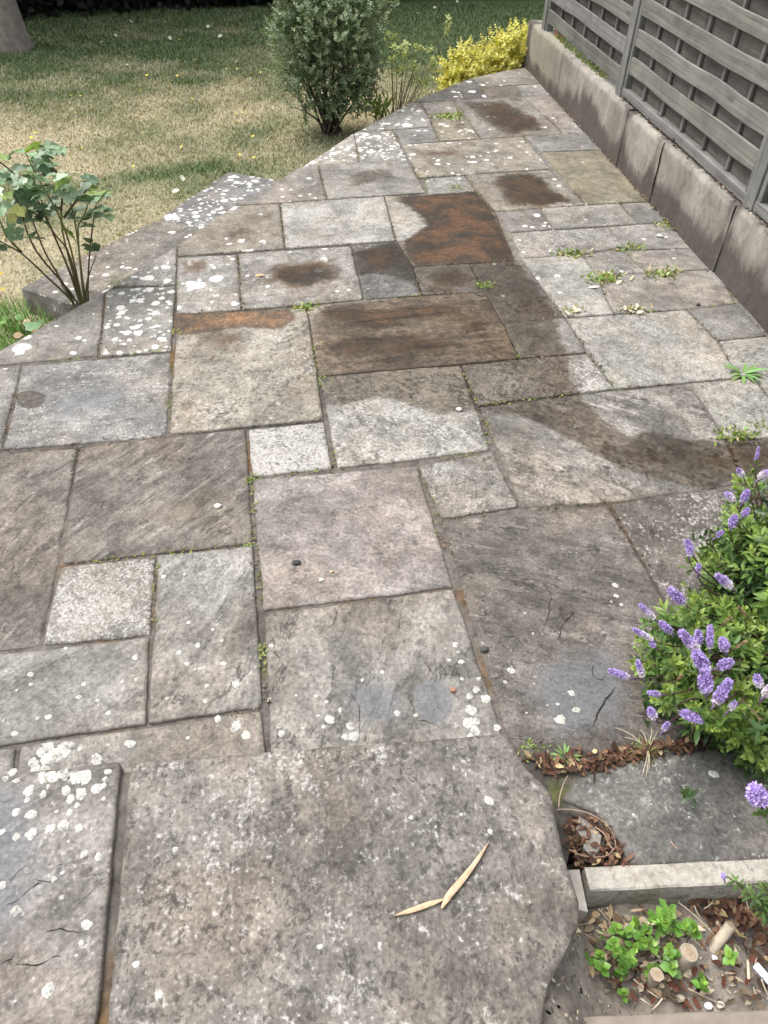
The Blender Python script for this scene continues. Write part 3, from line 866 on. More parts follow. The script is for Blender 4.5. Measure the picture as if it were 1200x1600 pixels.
SPOTS = {
 (410, 957): [(515, 1123, .013), (547, 1134, .012), (551, 1150, .016), (540, 1150, .01), (493, 1087, .006), (510, 1096, .007), (463, 1086, .005), (440, 1145, .009), (436, 1134, .007), (424, 1009, .008), (420, 1093, .008),
    (735, 1108, .015), (733, 1128, .016), (742, 1140, .013), (745, 1126, .01), (760, 1091, .015), (744, 1077, .011), (734, 1087, .01), (777, 1136, .011), (712, 1007, .009), (721, 1033, .009), (702, 1031, .006), (716, 1018, .006), (749, 1060, .007), (722, 1060, .006), (621, 1114, .01), (650, 1117, .007), (566, 1062, .005), (598, 1050, .006), (736, 1150, .01), (600, 1060, .005), (473, 1137, .006), (506, 1135, .006), (497, 1118, .006), (532, 1108, .007)],
 (688, 812): [(799, 1047, .011), (790, 1065, .006), (875, 1124, .015), (902, 1109, .012), (893, 1083, .009), (872, 1100, .006), (856, 1102, .005), (823, 1114, .004), (962, 914, .009), (963, 931, .008), (971, 945, .007), (955, 940, .004), (833, 990, .005), (835, 1068, .004), (820, 958, .004)],
 (245, 867): [(349, 1038, .01), (369, 1070, .011), (309, 1010, .008), (281, 1021, .009), (293, 1039, .008), (333, 985, .006), (347, 1003, .006), (324, 1073, .007), (256, 902, .008), (289, 898, .006), (295, 974, .007), (321, 1097, .006), (262, 1093, .007), (305, 1047, .005)],
 (-100, 1032): [(48, 1054, .009), (103, 1014, .007), (211, 1027, .009), (124, 1090, .009), (131, 1070, .007), (49, 1070, .007), (27, 1079, .005), (59, 1123, .005), (76, 1121, .009), (23, 1147, .01), (170, 1115, .008), (152, 1095, .007), (191, 1065, .006), (6, 1126, .005), (213, 1062, .006), (169, 1164, .006), (155, 1102, .004)],
 (30, 1163): [(203, 1162, .014), (151, 1187, .015), (98, 1166, .013), (112, 1164, .011), (75, 1167, .016), (64, 1175, .012), (88, 1181, .024), (75, 1185, .018), (101, 1176, .014), (52, 1192, .013), (54, 1204, .014), (70, 1202, .013), (370, 1134, .013), (384, 1149, .013), (341, 1123, .009), (365, 1141, .009), (125, 1170, .008), (294, 1153, .006), (235, 1160, .006)],
}
surfs = {}
for i, (px, tint, sp, wh, rv, li, ang) in enumerate(SL):
    near = np.mean([p[1] for p in px]) > 560
    cr = ()
    if px[0] == (410, 957): cr = CR['split']
    if px[0] == (688, 812): cr = CR['flake']
    if px[0] == (747, 634): cr = CR['streak']
    if px[0] == (480, 479): cr = CR['band']
    o, sf = slab(wpoly(px), 0.0, tint, sp, wh, rv, li, ang, gap=.005 if near else .0026, s=.022 if near else .034, parent=patio, cracks=cr, spots=SPOTS.get(px[0], ()), flake={(688, 812): 1.0, (410, 957): .9, (952, 786): .6, (122, 697): 1.0, (480, 479): .9, (747, 634): .9}.get(px[0]), amp=.0022 if near else .0015)
    surfs[px[0]] = (o, sf)
surfs[(275, 490)][0]['label'] = 'speckled tan slab with a rust strip along its far edge'
surfs[(480, 479)][0]['label'] = 'long wet brown slab with layered stripes'
surfs[(601, 306)][0]['label'] = 'slab covered by an orange brown rust stain'
surfs[(122, 697)][0]['label'] = 'brown slab with diagonal riven streaks'
surfs[(952, 786)][0]['label'] = 'dark slab under the purple flowering shrub'
surfs[(846, 238)][0]['label'] = 'ochre slab against the low concrete wall'


# ---- raised doorstep of two great slabs at the viewer's feet
LZ = .13
step = empty('stone_doorstep', tuple(at(400, 1500, 0)))
tag(step, 'raised doorstep of two huge lichen spotted stone slabs in the foreground', 'doorstep')
LB = wpoly([(-700, 1285), (190, 1194), (787, 1149), (815, 1192), (862, 1242), (880, 1332), (903, 1412), (901, 1452), (883, 1492), (858, 1532), (848, 1587), (843, 1640), (835, 1960), (-1000, 2100)], LZ)
LBi = densify(inset(LB, .016), .05)
n = len(LBi)
Vt = np.column_stack([LBi, np.full(n, LZ - .011)]); Vb = np.column_stack([LBi, np.full(n, -.1)])
mesh_obj('mortar_base', np.concatenate([Vt, Vb]), [tuple(range(n))] + [((i + 1) % n, i, n + i, n + (i + 1) % n) for i in range(n)], M_MORTAR, step, False)
BLUE += [(wpoly([(-120, 1290), (110, 1290), (120, 1360), (60, 1500), (-120, 1560)], LZ), .12, .7)]  # smooth patch of the left doorstep slab, sky reflection painted in
lich = [(82, 1215, .016), (68, 1217, .013), (98, 1210, .014), (103, 1213, .014), (119, 1217, .015), (134, 1213, .017), (136, 1220, .014), (152, 1234, .014), (170, 1208, .009), (166, 1220, .009), (46, 1238, .014), (76, 1231, .006), (44, 1252, .008), (68, 1243, .009), (105, 1237, .011), (128, 1242, .013), (111, 1251, .011), (122, 1260, .008), (110, 1271, .008), (27, 1271, .01), (50, 1274, .013), (27, 1309, .009), (50, 1304, .014), (80, 1297, .012), (100, 1291, .013), (125, 1296, .011), (4, 1301, .01), (132, 1336, .009), (155, 1340, .008), (163, 1250, .006), (26, 1425, .013), (136, 1447, .012), (85, 1376, .007), (98, 1403, .006), (129, 1474, .006), (76, 1549, .013), (3, 1385, .011), (99, 1365, .005), (20, 1208, .01), (27, 1221, .008), (10, 1218, .008), (108, 1316, .005), (162, 1230, .008), (90, 1270, .006), (121, 1495, .005)]
o1, f1 = slab(wpoly([(-700, 1283), (189, 1191), (150, 1600), (118, 1960), (-1000, 2100)], LZ), LZ, (.195, .178, .162), .5, .4, .35, .0, 30, spots=[(x, y, r * .92) for x, y, r in lich], gap=.001, thick=.05, s=.02, parent=step, amp=.0022, round_=.005,
    cracks=[([(0, 1416), (30, 1405), (60, 1378), (75, 1376)], .006), ([(55, 1372), (80, 1378), (90, 1372)], .005), ([(70, 1460), (95, 1452), (120, 1460), (135, 1455)], .006), ([(20, 1510), (60, 1505), (105, 1496)], .006), ([(0, 1510), (20, 1500), (28, 1490)], .005), ([(15, 1380), (25, 1365), (45, 1350)], .004)])
o2, f2 = slab(wpoly([(205, 1192), (500, 1167), (787, 1147), (815, 1190), (862, 1240), (880, 1330), (905, 1410), (903, 1450), (885, 1490), (860, 1530), (850, 1585), (845, 1640), (837, 1960), (134, 1960), (166, 1600)], LZ), LZ,
    (.16, .147, .131), .9, .46, .08, .0, 80, spots=[(764, 1251, .0105), (766, 1300, .006), (642, 1278, .006), (721, 1273, .005), (249, 1507 - 200, .006), (213, 1507, .008), (249, 1556, .009), (274, 1328, .006), (500, 1480, .006)], gap=.001, thick=.05, s=.018, parent=step, amp=.003, round_=.005)

# ---- dark concrete slab on the right and the pale kerb in front of it
o, sf = slab(wpoly([(872, 1250), (905, 1212), (1000, 1185), (1165, 1157), (1400, 1140), (1450, 1340), (985, 1357), (965, 1318), (930, 1275)]), 0.003, (.12, .115, .106), .3, .42, .05, .0, None, gap=.006, s=.02, parent=patio, seed=300, spots=[(1115, 1209, .012), (990, 1274, .004), (1077, 1277, .004), (1170, 1250, .004)])
o['label'] = 'plain dark concrete slab beside the doorstep'

soil_pts = [(.36, -.6), (.36, .35), (.5, .6), (1.5, .5), (3.5, .4), (3.5, -.6)]
gx, gy = np.meshgrid(np.arange(.3, 3.0, .03), np.arange(-.6, .66, .03))
Zs = -.105 + .05 * (fbm(gx * 6, gy * 6, 5) - .5) + .035 * np.exp(-((gx - .78) ** 2 + (gy - .42) ** 2) / .02) + .18 * np.clip((.6 - gx) / .16, 0, 1) * np.clip((.56 - gy) / .05, 0, 1)
nx, ny = gx.shape[1], gx.shape[0]
I, J = np.meshgrid(np.arange(nx - 1), np.arange(ny - 1))
Fq = np.stack([J * nx + I, J * nx + I + 1, (J + 1) * nx + I + 1, (J + 1) * nx + I], -1).reshape(-1, 4)
tag(mesh_obj('bed_soil', np.stack([gx, gy, Zs], -1).reshape(-1, 3), Fq, M_SOIL), kind='structure')
def soilz(x, y):
    return -.105 + .05 * (fbm(np.array([x * 6.]), np.array([y * 6.]), 5)[0] - .5) + .035 * math.exp(-((x - .78) ** 2 + (y - .42) ** 2) / .02) + .18 * min(1, max(0, (.6 - x) / .16)) * min(1, max(0, (.56 - y) / .05))

def kerb(name, a, b, wdt, zt, zb, label, mat, k, rag=.0025):
    """a long rough stone: section swept from a to b, width to the near side"""
    a, b = np.asarray(a, float), np.asarray(b, float)
    d = unit(b - a); nn = np.array([d[1], -d[0]])
    m = int(np.linalg.norm(b - a) / .02)
    sec = [(0, zb), (0, zt - .003), (.003, zt), (wdt * .5, zt + .001), (wdt - .004, zt), (wdt, zt - .004), (wdt + .006, (zt + zb) / 2), (wdt + .004, zb)]
    V = []; F = []
    for i in range(m + 1):
        p = a + (b - a) * i / m
        for q, (u, z_) in enumerate(sec):
            r = (fbm(np.array([i * .22 + k]), np.array([q * 1.7]), k, 3)[0] - .5) * 2 * rag
            V.append([*(p + nn * (u + r)), z_ + r * .6])
    ns = len(sec)
    for i in range(m):
        for q in range(ns - 1):
            F.append((i * ns + q, (i + 1) * ns + q, (i + 1) * ns + q + 1, i * ns + q + 1))
    F.append(tuple(range(ns))); F.append(tuple(m * ns + q for q in range(ns))[::-1])
    o = mesh_obj(name, V, F, mat, None, False, None, None, loc=(*a, zb))
    try:
        o.data.shade_auto_smooth() if hasattr(o.data, 'shade_auto_smooth') else None
    except Exception:
        pass
    return tag(o, label, 'kerb')
M_KERB2 = mat_plain('brown kerb stone', (.22, .188, .155), .9, .25, 22, .2, .5)
def mat_kerb():
    t = NT('pale rough kerb')
    p = t.pos()
    n1 = t.noise(p, 14, 6, 0.7)
    n2 = t.noise(p, 60, 6, 0.7)
    c = t.mix(t.sstep(n1, 0.38, 0.6), (0.3, 0.275, 0.235), (0.4, 0.375, 0.33))
    c = t.scale(c, t.lin(n2, 0.3, 0.7, 0.6, 1.35))
    dk = t.sstep(t.math('ADD', t.math('MULTIPLY', n1, .6), t.math('MULTIPLY', n2, .4)), 0.54, 0.62)
    c = t.mix(t.math('MULTIPLY', dk, 0.75), c, (0.09, 0.085, 0.078))
    return t.done(t.bsdf(c, 0.9, t.bump(n2, 0.7, 0.008), 0.2))
M_KERB3 = mat_kerb()
kerb('kerb_stone', at(912, 1357)[:2], at(1420, 1332)[:2], .052, .008, -.16, 'pale rough kerb stone along the near edge of the dark concrete slab', M_KERB3, 4)
kerb('kerb_stone', at(840, 1590)[:2], at(1500, 1567)[:2], .12, .0, -.16, 'long brown kerb stone at the bottom right edge of the photo', M_KERB2, 9, .003)
mb = MB()
pp = [at(886, 1358), at(906, 1357), at(918, 1426, -.01), at(905, 1420)]
tb = np.array(pp); tb[:, 2] = -.006
bb = tb.copy(); bb[:, 2] = -.16
mb.add(np.concatenate([tb, bb]), [(0, 3, 2, 1), (0, 1, 5, 4), (1, 2, 6, 5), (2, 3, 7, 6), (3, 0, 4, 7)])
tag(mb.build('mortar_wedge', M_KERB, None, False, loc=tuple(bb[0])), 'small grey mortar wedge between the doorstep and the pale kerb stone', 'mortar')

# ---- lichened step down to the lawn
ls = empty('lawn_step', tuple(at(190, 420, -.28)))
tag(ls, 'lower grey stone step crusted with white lichen between patio and lawn', 'step')
SZ = -.14
SP = [(30, 451), (250, 340), (358, 266), (425, 277), (470, 290), (350, 420), (190, 515)]
def lblk(name, px, tint, li, wh, k):
    o, f = slab(wpoly(px, SZ), SZ, tint, .3, wh, .1, li, None, gap=.003, thick=.2, s=.03, parent=ls, name=name, seed=k, amp=.004, round_=.02)
    return o
lblk('step_slab', [(250, 340), (358, 267), (428, 279), (455, 300), (330, 362)], (.15, .148, .146), .6, .25, 211)
lblk('step_slab', [(30, 451), (250, 340), (330, 362), (455, 300), (350, 420), (187, 500)], (.15, .138, .12), .14, .4, 222)

# ---- hedge and trees closing the garden
def crown_leaves(cen, radii, n, L, Wd, col, zmin=-1.0, shell=.55, amt=.3):
    d = rdir(n, zmin)
    r = shell + (1 - shell) * rng.random((n, 1)) ** .7
    nz = fbm(d[:, 0] * 2.4 + cen[0] * 3, d[:, 2] * 2.4 + d[:, 1] * 2.2, 77, 3)[:, None]
    r = r * (.72 + .5 * nz)
    P = np.asarray(cen) + d * np.asarray(radii) * r
    A = unit(d + .9 * rng.normal(size=(n, 3))); Nn = unit(d * .6 + rng.normal(size=(n, 3)) * .6 + [0, 0, .6])
    return leaves(P, A, Nn, L * (.7 + .6 * rng.random(n)), Wd * (.7 + .6 * rng.random(n)), colvar(col, n, amt))
HY = 11.6
mb = MB()
n = 26000
hx = rng.uniform(-8, 7, n); hz = LAWN_Z + .03 + rng.random(n) ** 1.1 * 2.6
hy = HY - .22 + .16 * hx + rng.random(n) * .5 + .35 * (fbm(hx * 1.2, hz * 1.4, 9, 3) - .5)
P = np.stack([hx, hy, hz], 1)
mb.raw(leaves(P, rng.normal(size=(n, 3)) * .6 + [0, -.6, .3], rng.normal(size=(n, 3)) * .5 + [0, -.8, .6], .11 * (.7 + .6 * rng.random(n)), .035, colvar((.008, .011, .006), n)))  # shade under the trees is put into the near-black leaf colour
hedge = empty('hedge', (0, HY, LAWN_Z))
tag(hedge, 'tall evergreen hedge along the far side of the lawn, shade painted into its near black colour', 'hedge')
mb.build('foliage', M_LEAF, hedge)
mb = MB()
mb.box((-8, HY + .2 - 1.28, LAWN_Z - .05), (15, 2.4, 0), (0, .7, 0), (0, 0, 2.5), (.006, .007, .005))  # near-black block behind the leaves, painted stand-in for the hedge's shaded depth
for x in np.arange(-7.8, 7, .55):
    x += rng.uniform(-.1, .1)
    yh = HY + .16 * x - .2
    mb.tube([(x, yh + .25, LAWN_Z - .05), (x + .03, yh + .28, .6), (x, yh + .35, 1.6)], [.05, .04, .02], 6, (.03, .024, .018))
mb.build('branches_and_shade_core', M_STEM, hedge)

def bigtree(base, r0, h, crowncen, radii, nleaf, label, lean=(0, 0), bark=M_BARK):
    t = empty('tree', tuple(base))
    tag(t, label, 'tree')
    mb = MB()
    k = 16
    zs = np.linspace(0, 1, k)
    pts = np.array([[base[0] + lean[0] * z + .04 * math.sin(3 * z), base[1] + lean[1] * z, base[2] - .05 + h * z] for z in zs])
    rr = r0 * (1 - .45 * zs) * (1 + .3 * np.exp(-zs * h / .12))
    sides = 22
    V = []; 
    for q, (p, r) in enumerate(zip(pts, rr)):
        for s_ in range(sides):
            th = 2 * math.pi * s_ / sides
            rad_ = r * (1 + .1 * math.sin(th * 5 + q * .1) * math.exp(-zs[q] * h / .3) + .06 * (vnoise(np.array([th * 3]), np.array([q * .8]), 4)[0] - .5))
            V.append(p + rad_ * np.array([math.cos(th), math.sin(th), 0]))
    F = [(q * sides + s_, q * sides + (s_ + 1) % sides, (q + 1) * sides + (s_ + 1) % sides, (q + 1) * sides + s_) for q in range(k - 1) for s_ in range(sides)]
    mb.add(V, F)
    for b in range(7):
        th = b * 2.4; e = np.asarray(crowncen) + np.asarray(radii) * np.array([math.cos(th) * .7, math.sin(th) * .7, rng.uniform(-.5, .4)])
        s0 = pts[int(k * rng.uniform(.6, .95))]
        mb.tube([s0, s0 * .5 + e * .5 + [0, 0, .2], e], [r0 * .4, r0 * .25, r0 * .08], 7)
    mb.build('trunk', bark, t)
    mb = MB()
    for b in range(9):
        c = np.asarray(crowncen) + np.asarray(radii) * rdir(1)[0] * .6
        mb.raw(crown_leaves(c, np.asarray(radii) * .55, nleaf // 9, .13, .05, (.035, .055, .02), shell=.2))
    mb.build('crown', M_LEAF, t)
    return t
tb = at(50, 82, LAWN_Z)
M_BARK2 = mat_plain('dark tree bark', (.05, .042, .036), .9, .4, 18, .15, .9)
bigtree(tb + [-.17, .12, 0], .145, 3.2, (-2.5, 12.3, 4.6), (2.9, 2.9, 1.9), 7000, 'tree with a grey brown trunk standing at the far left of the lawn', (-.25, .1))
bigtree(at(-8, 82, LAWN_Z) + [-.12, .35, 0], .13, 3.0, (-5.6, 12.0, 4.4), (2.2, 2.4, 1.7), 4500, 'dark tree trunk partly cut off by the left edge of the photo', (-.1, .1), M_BARK2)
bigtree((1.8, 13.6, LAWN_Z), .2, 3.4, (1.6, 13.8, 4.7), (3.2, 2.2, 2.0), 7000, 'large tree behind the dark hedge at the back of the garden', (0, -.3))

# ---- grass blades
n = 320000
gx_ = rng.uniform(-4.2, 5.6, n); gy_ = 2.2 + (HY - .1 - 2.2) * rng.random(n) ** .8
keep = (sdist(np.stack([gx_, gy_], 1), PB) < .004) & (gx_ < 2.6 + (gy_ > 7.4) * 3)
stp = wpoly([(30, 451), (250, 340), (358, 267), (428, 279), (470, 290), (350, 420), (187, 500)], SZ)
keep &= sdist(np.stack([gx_, gy_], 1), stp) < -.0
q = proj(np.stack([gx_, gy_, np.full(n, LAWN_Z)], 1))
keep &= (q[:, 0] > -420) & (q[:, 0] < 1250) & (q[:, 1] > -60)
gx_, gy_ = gx_[keep], gy_[keep]
corner0 = np.clip((4.2 - gy_) / .35, 0, 1) * np.clip((-1.0 - gx_) / .12, 0, 1)
g = np.clip(lawn_tone(gx_, gy_) + 1.2 * corner0 + rng.normal(size=len(gx_)) * .16, 0, 1)
tall = .6 + .9 * fbm(gx_ * 3, gy_ * 3, 31, 3)
corner = np.clip((4.2 - gy_) / .35, 0, 1) * np.clip((-1.0 - gx_) / .12, 0, 1)
nearedge = np.exp(-(-sdist(np.stack([gx_, gy_], 1), PB) / .05)) * (rng.random(len(gx_)) < .6)
H = (1 + 1.3 * nearedge) * (.012 + .015 * rng.random(len(gx_))) * tall * (1 + .5 * g) * (1 + 2.0 * corner)
dth = rng.uniform(0, 2 * math.pi, len(gx_))
lean = (.35 + 1.1 * rng.random(len(gx_))) * (1.25 - .4 * g)
D = np.stack([np.cos(dth), np.sin(dth), np.zeros_like(dth)], 1)
S = np.stack([-np.sin(dth), np.cos(dth), np.zeros_like(dth)], 1)
z0 = LAWN_Z + .03 * (fbm(gx_ * 1.3, gy_ * 1.3, 3) - .5) - .003
B0 = np.stack([gx_, gy_, z0], 1)
wv = (.0022 + .0018 * rng.random(len(gx_)))[:, None] * (1 + .12 * np.clip(gy_ - 4, 0, 8))[:, None]
mid = B0 + np.array([0, 0, 1]) * (H * .6)[:, None] + D * (H * lean * .3)[:, None]
tip = B0 + np.array([0, 0, 1]) * H[:, None] + D * (H * lean)[:, None]
V = np.stack([B0 - S * wv, B0 + S * wv, mid + S * wv * .7, mid - S * wv * .7, tip], 1).reshape(-1, 3)
k5 = (np.arange(len(gx_)) * 5)[:, None]
dry = np.array([.56, .485, .35]); grn = np.array([.115, .17, .08]); lush = np.array([.14, .27, .06])
C = (1 - g)[:, None] * dry + g[:, None] * (grn * (1 - corner)[:, None] + lush * corner[:, None])
C = C * (1 + .15 * rng.normal(size=(len(gx_), 1)))
grass = tag(mesh_obj('grass', V, [k5 + np.array([[0, 1, 2, 3]]), k5 + np.array([[3, 2, 4]])], M_GRASS, None, True, {'Col': np.repeat(np.clip(C, .004, .8), 5, 0)}), kind='stuff')

# ================================================================== WALL AND FENCE
def wall_far():
    return -.14
WALL_H = .348
joints = [-.1, .95, 2.42, 3.02, 3.93, 4.8, 6.2]
wall = empty('retaining_wall', tuple(wallpt(3, 0.08, 0)))
tag(wall, 'low stained concrete retaining wall carrying the grey timber fence', 'wall')
for k_, (s0, s1) in enumerate(zip(joints[:-1], joints[1:])):
    s0g, s1g = s0 + .0035, s1 - .0035
    ns, nz = max(4, int((s1g - s0g) / .03)), 14
    us = np.linspace(s0g, s1g, ns); vz = np.linspace(-.06, WALL_H, nz)
    V = []; C = []
    dz = rng.normal() * .004; dd = rng.normal() * .003
    for b in vz:
        for a in us:
            r = (fbm(np.array([a * 3]), np.array([b * 5]), 60 + k_, 3)[0] - .5) * .016
            top = b > WALL_H - 1e-6
            p = wallpt(a, dd + r + (.004 if top else 0), b + (dz + (fbm(np.array([a * 9]), np.array([0.]), 5)[0] - .5) * .014 if b > .2 else 0))
            V.append(p)
    # dark grime: shapes taken from the wall itself (s along it, z up)
    def grime(a, b):
        h = b / WALL_H
        v = .06 + .58 * np.exp(-((h - 0) / .45) ** 2)
        v += .55 * np.exp(-((a - 1.75) / .42) ** 2) * np.exp(-((h - .35) / .45) ** 2)
        v += .5 * np.exp(-((a + .02) / .09) ** 2)
        v += .35 * np.exp(-((a - 2.42) / .1) ** 2) + .28 * np.exp(-((a - 2.95) / .07) ** 2) + .3 * np.exp(-((a - 3.9) / .06) ** 2)
        v += .35 * np.exp(-((a - 3.35) / .45) ** 2) * np.exp(-((h - .1) / .35) ** 2)
        v += .3 * np.exp(-((h - 1.0) / .09) ** 2) * (.4 + fbm(np.array([a * 2.]), np.array([3.]), 3)[0])
        v += .28 * (a > 3.95) * (1 - .4 * h)
        v -= .35 * np.exp(-((a - 2.12) / .2) ** 2) * np.exp(-((h - .8) / .4) ** 2) + .3 * np.exp(-((a - 2.75) / .16) ** 2) * np.exp(-((h - .7) / .4) ** 2)
        v -= .3 * np.exp(-((a - .55) / .35) ** 2) * (h > .3)
        return v
    for b in vz:
        for a in us:
            C.append((b, grime(a, max(b, 0)), .55 * math.exp(-((a - .5) / .5) ** 2)))
    nf = len(V)
    F = [(b * ns + a + 1, b * ns + a, (b + 1) * ns + a, (b + 1) * ns + a + 1) for b in range(nz - 1) for a in range(ns - 1)]
    # back, top, ends
    bt = nz - 1
    for a in us:
        zz_ = V[bt * ns + int(np.argmin(abs(us - a)))][2]
        V.append(wallpt(a, .16, zz_ - .006)); C.append((.36, .25, .1))
    for a in us:
        V.append(wallpt(a, .16, -.3)); C.append((0, .4, 0))
    for a in range(ns - 1):
        F.append((bt * ns + a + 1, bt * ns + a, nf + a, nf + a + 1))
        F.append((nf + a + 1, nf + a, nf + ns + a, nf + ns + a + 1))
    for a in (0, ns - 1):
        loop_ = [b * ns + a for b in range(nz)] + [nf + a, nf + ns + a]
        F.append(tuple(loop_ if a == 0 else loop_[::-1]))
    mesh_obj('wall_panel', V, F, M_WALL, wall, True, {'Col': np.clip(C, 0, 1)})

def plank(mb, s0, s1, z0, z1, d0, d1, tone, wob=.004, k=0):
    """a board along the wall: s range, z range, depth range behind the wall face"""
    m = max(2, int((s1 - s0) / .08))
    V = []; U = []
    off = rng.uniform(0, 50, 3)
    for i in range(m + 1):
        a = s0 + (s1 - s0) * i / m
        e0 = (vnoise(np.array([a * 2.5 + off[0]]), np.array([off[1]]), 3)[0] - .5) * 2 * wob
        e1 = (vnoise(np.array([a * 2.5 + off[1]]), np.array([off[0]]), 3)[0] - .5) * 2 * wob
        c = .003
        for (d, z_) in [(d0, z0 + e0 + c), (d0, z1 + e1 - c), (d0 + c, z1 + e1), (d1 - c, z1 + e1), (d1, z1 + e1 - c), (d1, z0 + e0 + c), (d1 - c, z0 + e0), (d0 + c, z0 + e0)]:
            V.append(wallpt(a, d, z_)); U.append((a + off[0], z_ + off[1], d + off[2]))
    F = []
    for i in range(m):
        for q in range(8):
            F.append((i * 8 + q, (i + 1) * 8 + q, (i + 1) * 8 + (q + 1) % 8, i * 8 + (q + 1) % 8))
    F.append(tuple(range(8))[::-1]); F.append(tuple(m * 8 + q for q in range(8)))
    mb.append((V, F, U, tone))
def vbar(mb, s0, s1, z0, z1, d0, d1, tone):
    off = rng.uniform(0, 50, 3)
    V = []; U = []
    c = .004
    for z_ in np.linspace(z0, z1, 6):
        for (a, d) in [(s0 + c, d0), (s1 - c, d0), (s1, d0 + c), (s1, d1 - c), (s1 - c, d1), (s0 + c, d1), (s0, d1 - c), (s0, d0 + c)]:
            V.append(wallpt(a, d, z_)); U.append((z_ + off[0], a + off[1], d + off[2]))
    F = [(i * 8 + (q + 1) % 8, (i + 1) * 8 + (q + 1) % 8, (i + 1) * 8 + q, i * 8 + q) for i in range(5) for q in range(8)]
    F.append(tuple(range(8))); F.append(tuple(40 + q for q in range(8))[::-1])
    mb.append((V, F, U, tone))
def woodobj(name, lst, parent=None, loc=None):
    V, F, U, T, n = [], [], [], [], 0
    for v, f, u, t in lst:
        V += v; U += u; T += [t] * len(v)
        F += [tuple(i + n for i in q) for q in f]; n += len(v)
    return mesh_obj(name, V, F, M_WOOD, parent, False, {'uvw': U, 'tint': T}, None, loc)
FZ0 = .33           # foot of the panels
TONE_L = (.165, .161, .153); TONE_D = (.11, .098, .088); TONE_P = (.155, .154, .144)
posts = [.235, 2.11, 3.975, 5.83]
FD = .05
plabels = ['grey fence post at the far end of the fence beside the gold leaved shrub', 'grey fence post in the middle of the visible fence between two panels', 'grey fence post at the right edge of the photo on the concrete wall', 'grey fence post nearest the viewer beyond the right edge']
for k_, s in enumerate(posts):
    l = []
    vbar(l, s - .042, s + .042, WALL_H - .015, 1.9, FD - .022, FD + .06, TONE_P)
    o = woodobj('fence_post', l, None, tuple(wallpt(s, FD + .02, WALL_H)))
    tag(o, plabels[k_], 'fence post', 'posts of the timber fence')
    l = []
    plank(l, s - .05, s + .05, 1.905, 1.93, FD - .03, FD + .07, TONE_P)
    woodobj('post_cap', l, o)
flabels = ['far fence panel of grey overlapping boards with a gap under its lowest board', 'large fence panel of grey overlapping boards between the middle and right posts', 'fence panel right of the last post, mostly outside the photo']
for k_ in range(3):
    s0, s1 = posts[k_] + .045, posts[k_ + 1] - .045
    t = empty('timber_fence', tuple(wallpt((s0 + s1) / 2, FD, FZ0)))
    tag(t, flabels[k_], 'fence panel', 'panels of the timber fence')
    l = []
    if k_ > 0:
        plank(l, s0, s1, FZ0 + .03, FZ0 + .078, FD - .014, FD + .03, TONE_L)
        woodobj('bottom_rail', l, t)
    l = []
    plank(l, s0, s1, 1.78, 1.83, FD - .014, FD + .03, TONE_L)
    woodobj('top_rail', l, t)
    for s in (s0 + .016, s1 - .016):
        l = []
        vbar(l, s - .016, s + .016, FZ0 + .005, 1.778, FD - .012, FD + .03, TONE_P)
        woodobj('side_batten', l, t)
    nup = 5
    for q in range(1, nup + 1):
        s = s0 + (s1 - s0) * q / (nup + 1)
        l = []
        vbar(l, s - .011, s + .011, FZ0 + (.08 if k_ else .06), 1.78, FD + .006, FD + .028, TONE_P)
        woodobj('upright_batten', l, t)
    per = .161
    z = FZ0 + .165 - (.088 if k_ == 0 else 0)
    i = 0
    while z < 1.72:
        l = []
        plank(l, s0 + .033, s1 - .033, z, z + .092, FD - .008, FD + .006, tuple(np.array(TONE_L) * rng.uniform(.72, 1.16) * [1, rng.uniform(.96, 1.02), rng.uniform(.9, 1.02)]), .008)
        woodobj('front_board', l, t)
        l = []
        zb = z - .078
        if not (k_ == 0 and i == 0):
            plank(l, s0 + .033, s1 - .033, zb - .012, zb + .09, FD + .029, FD + .042, tuple(np.array(TONE_D) * rng.uniform(.7, 1.25)), .008)
            woodobj('back_board', l, t)
        z += per; i += 1

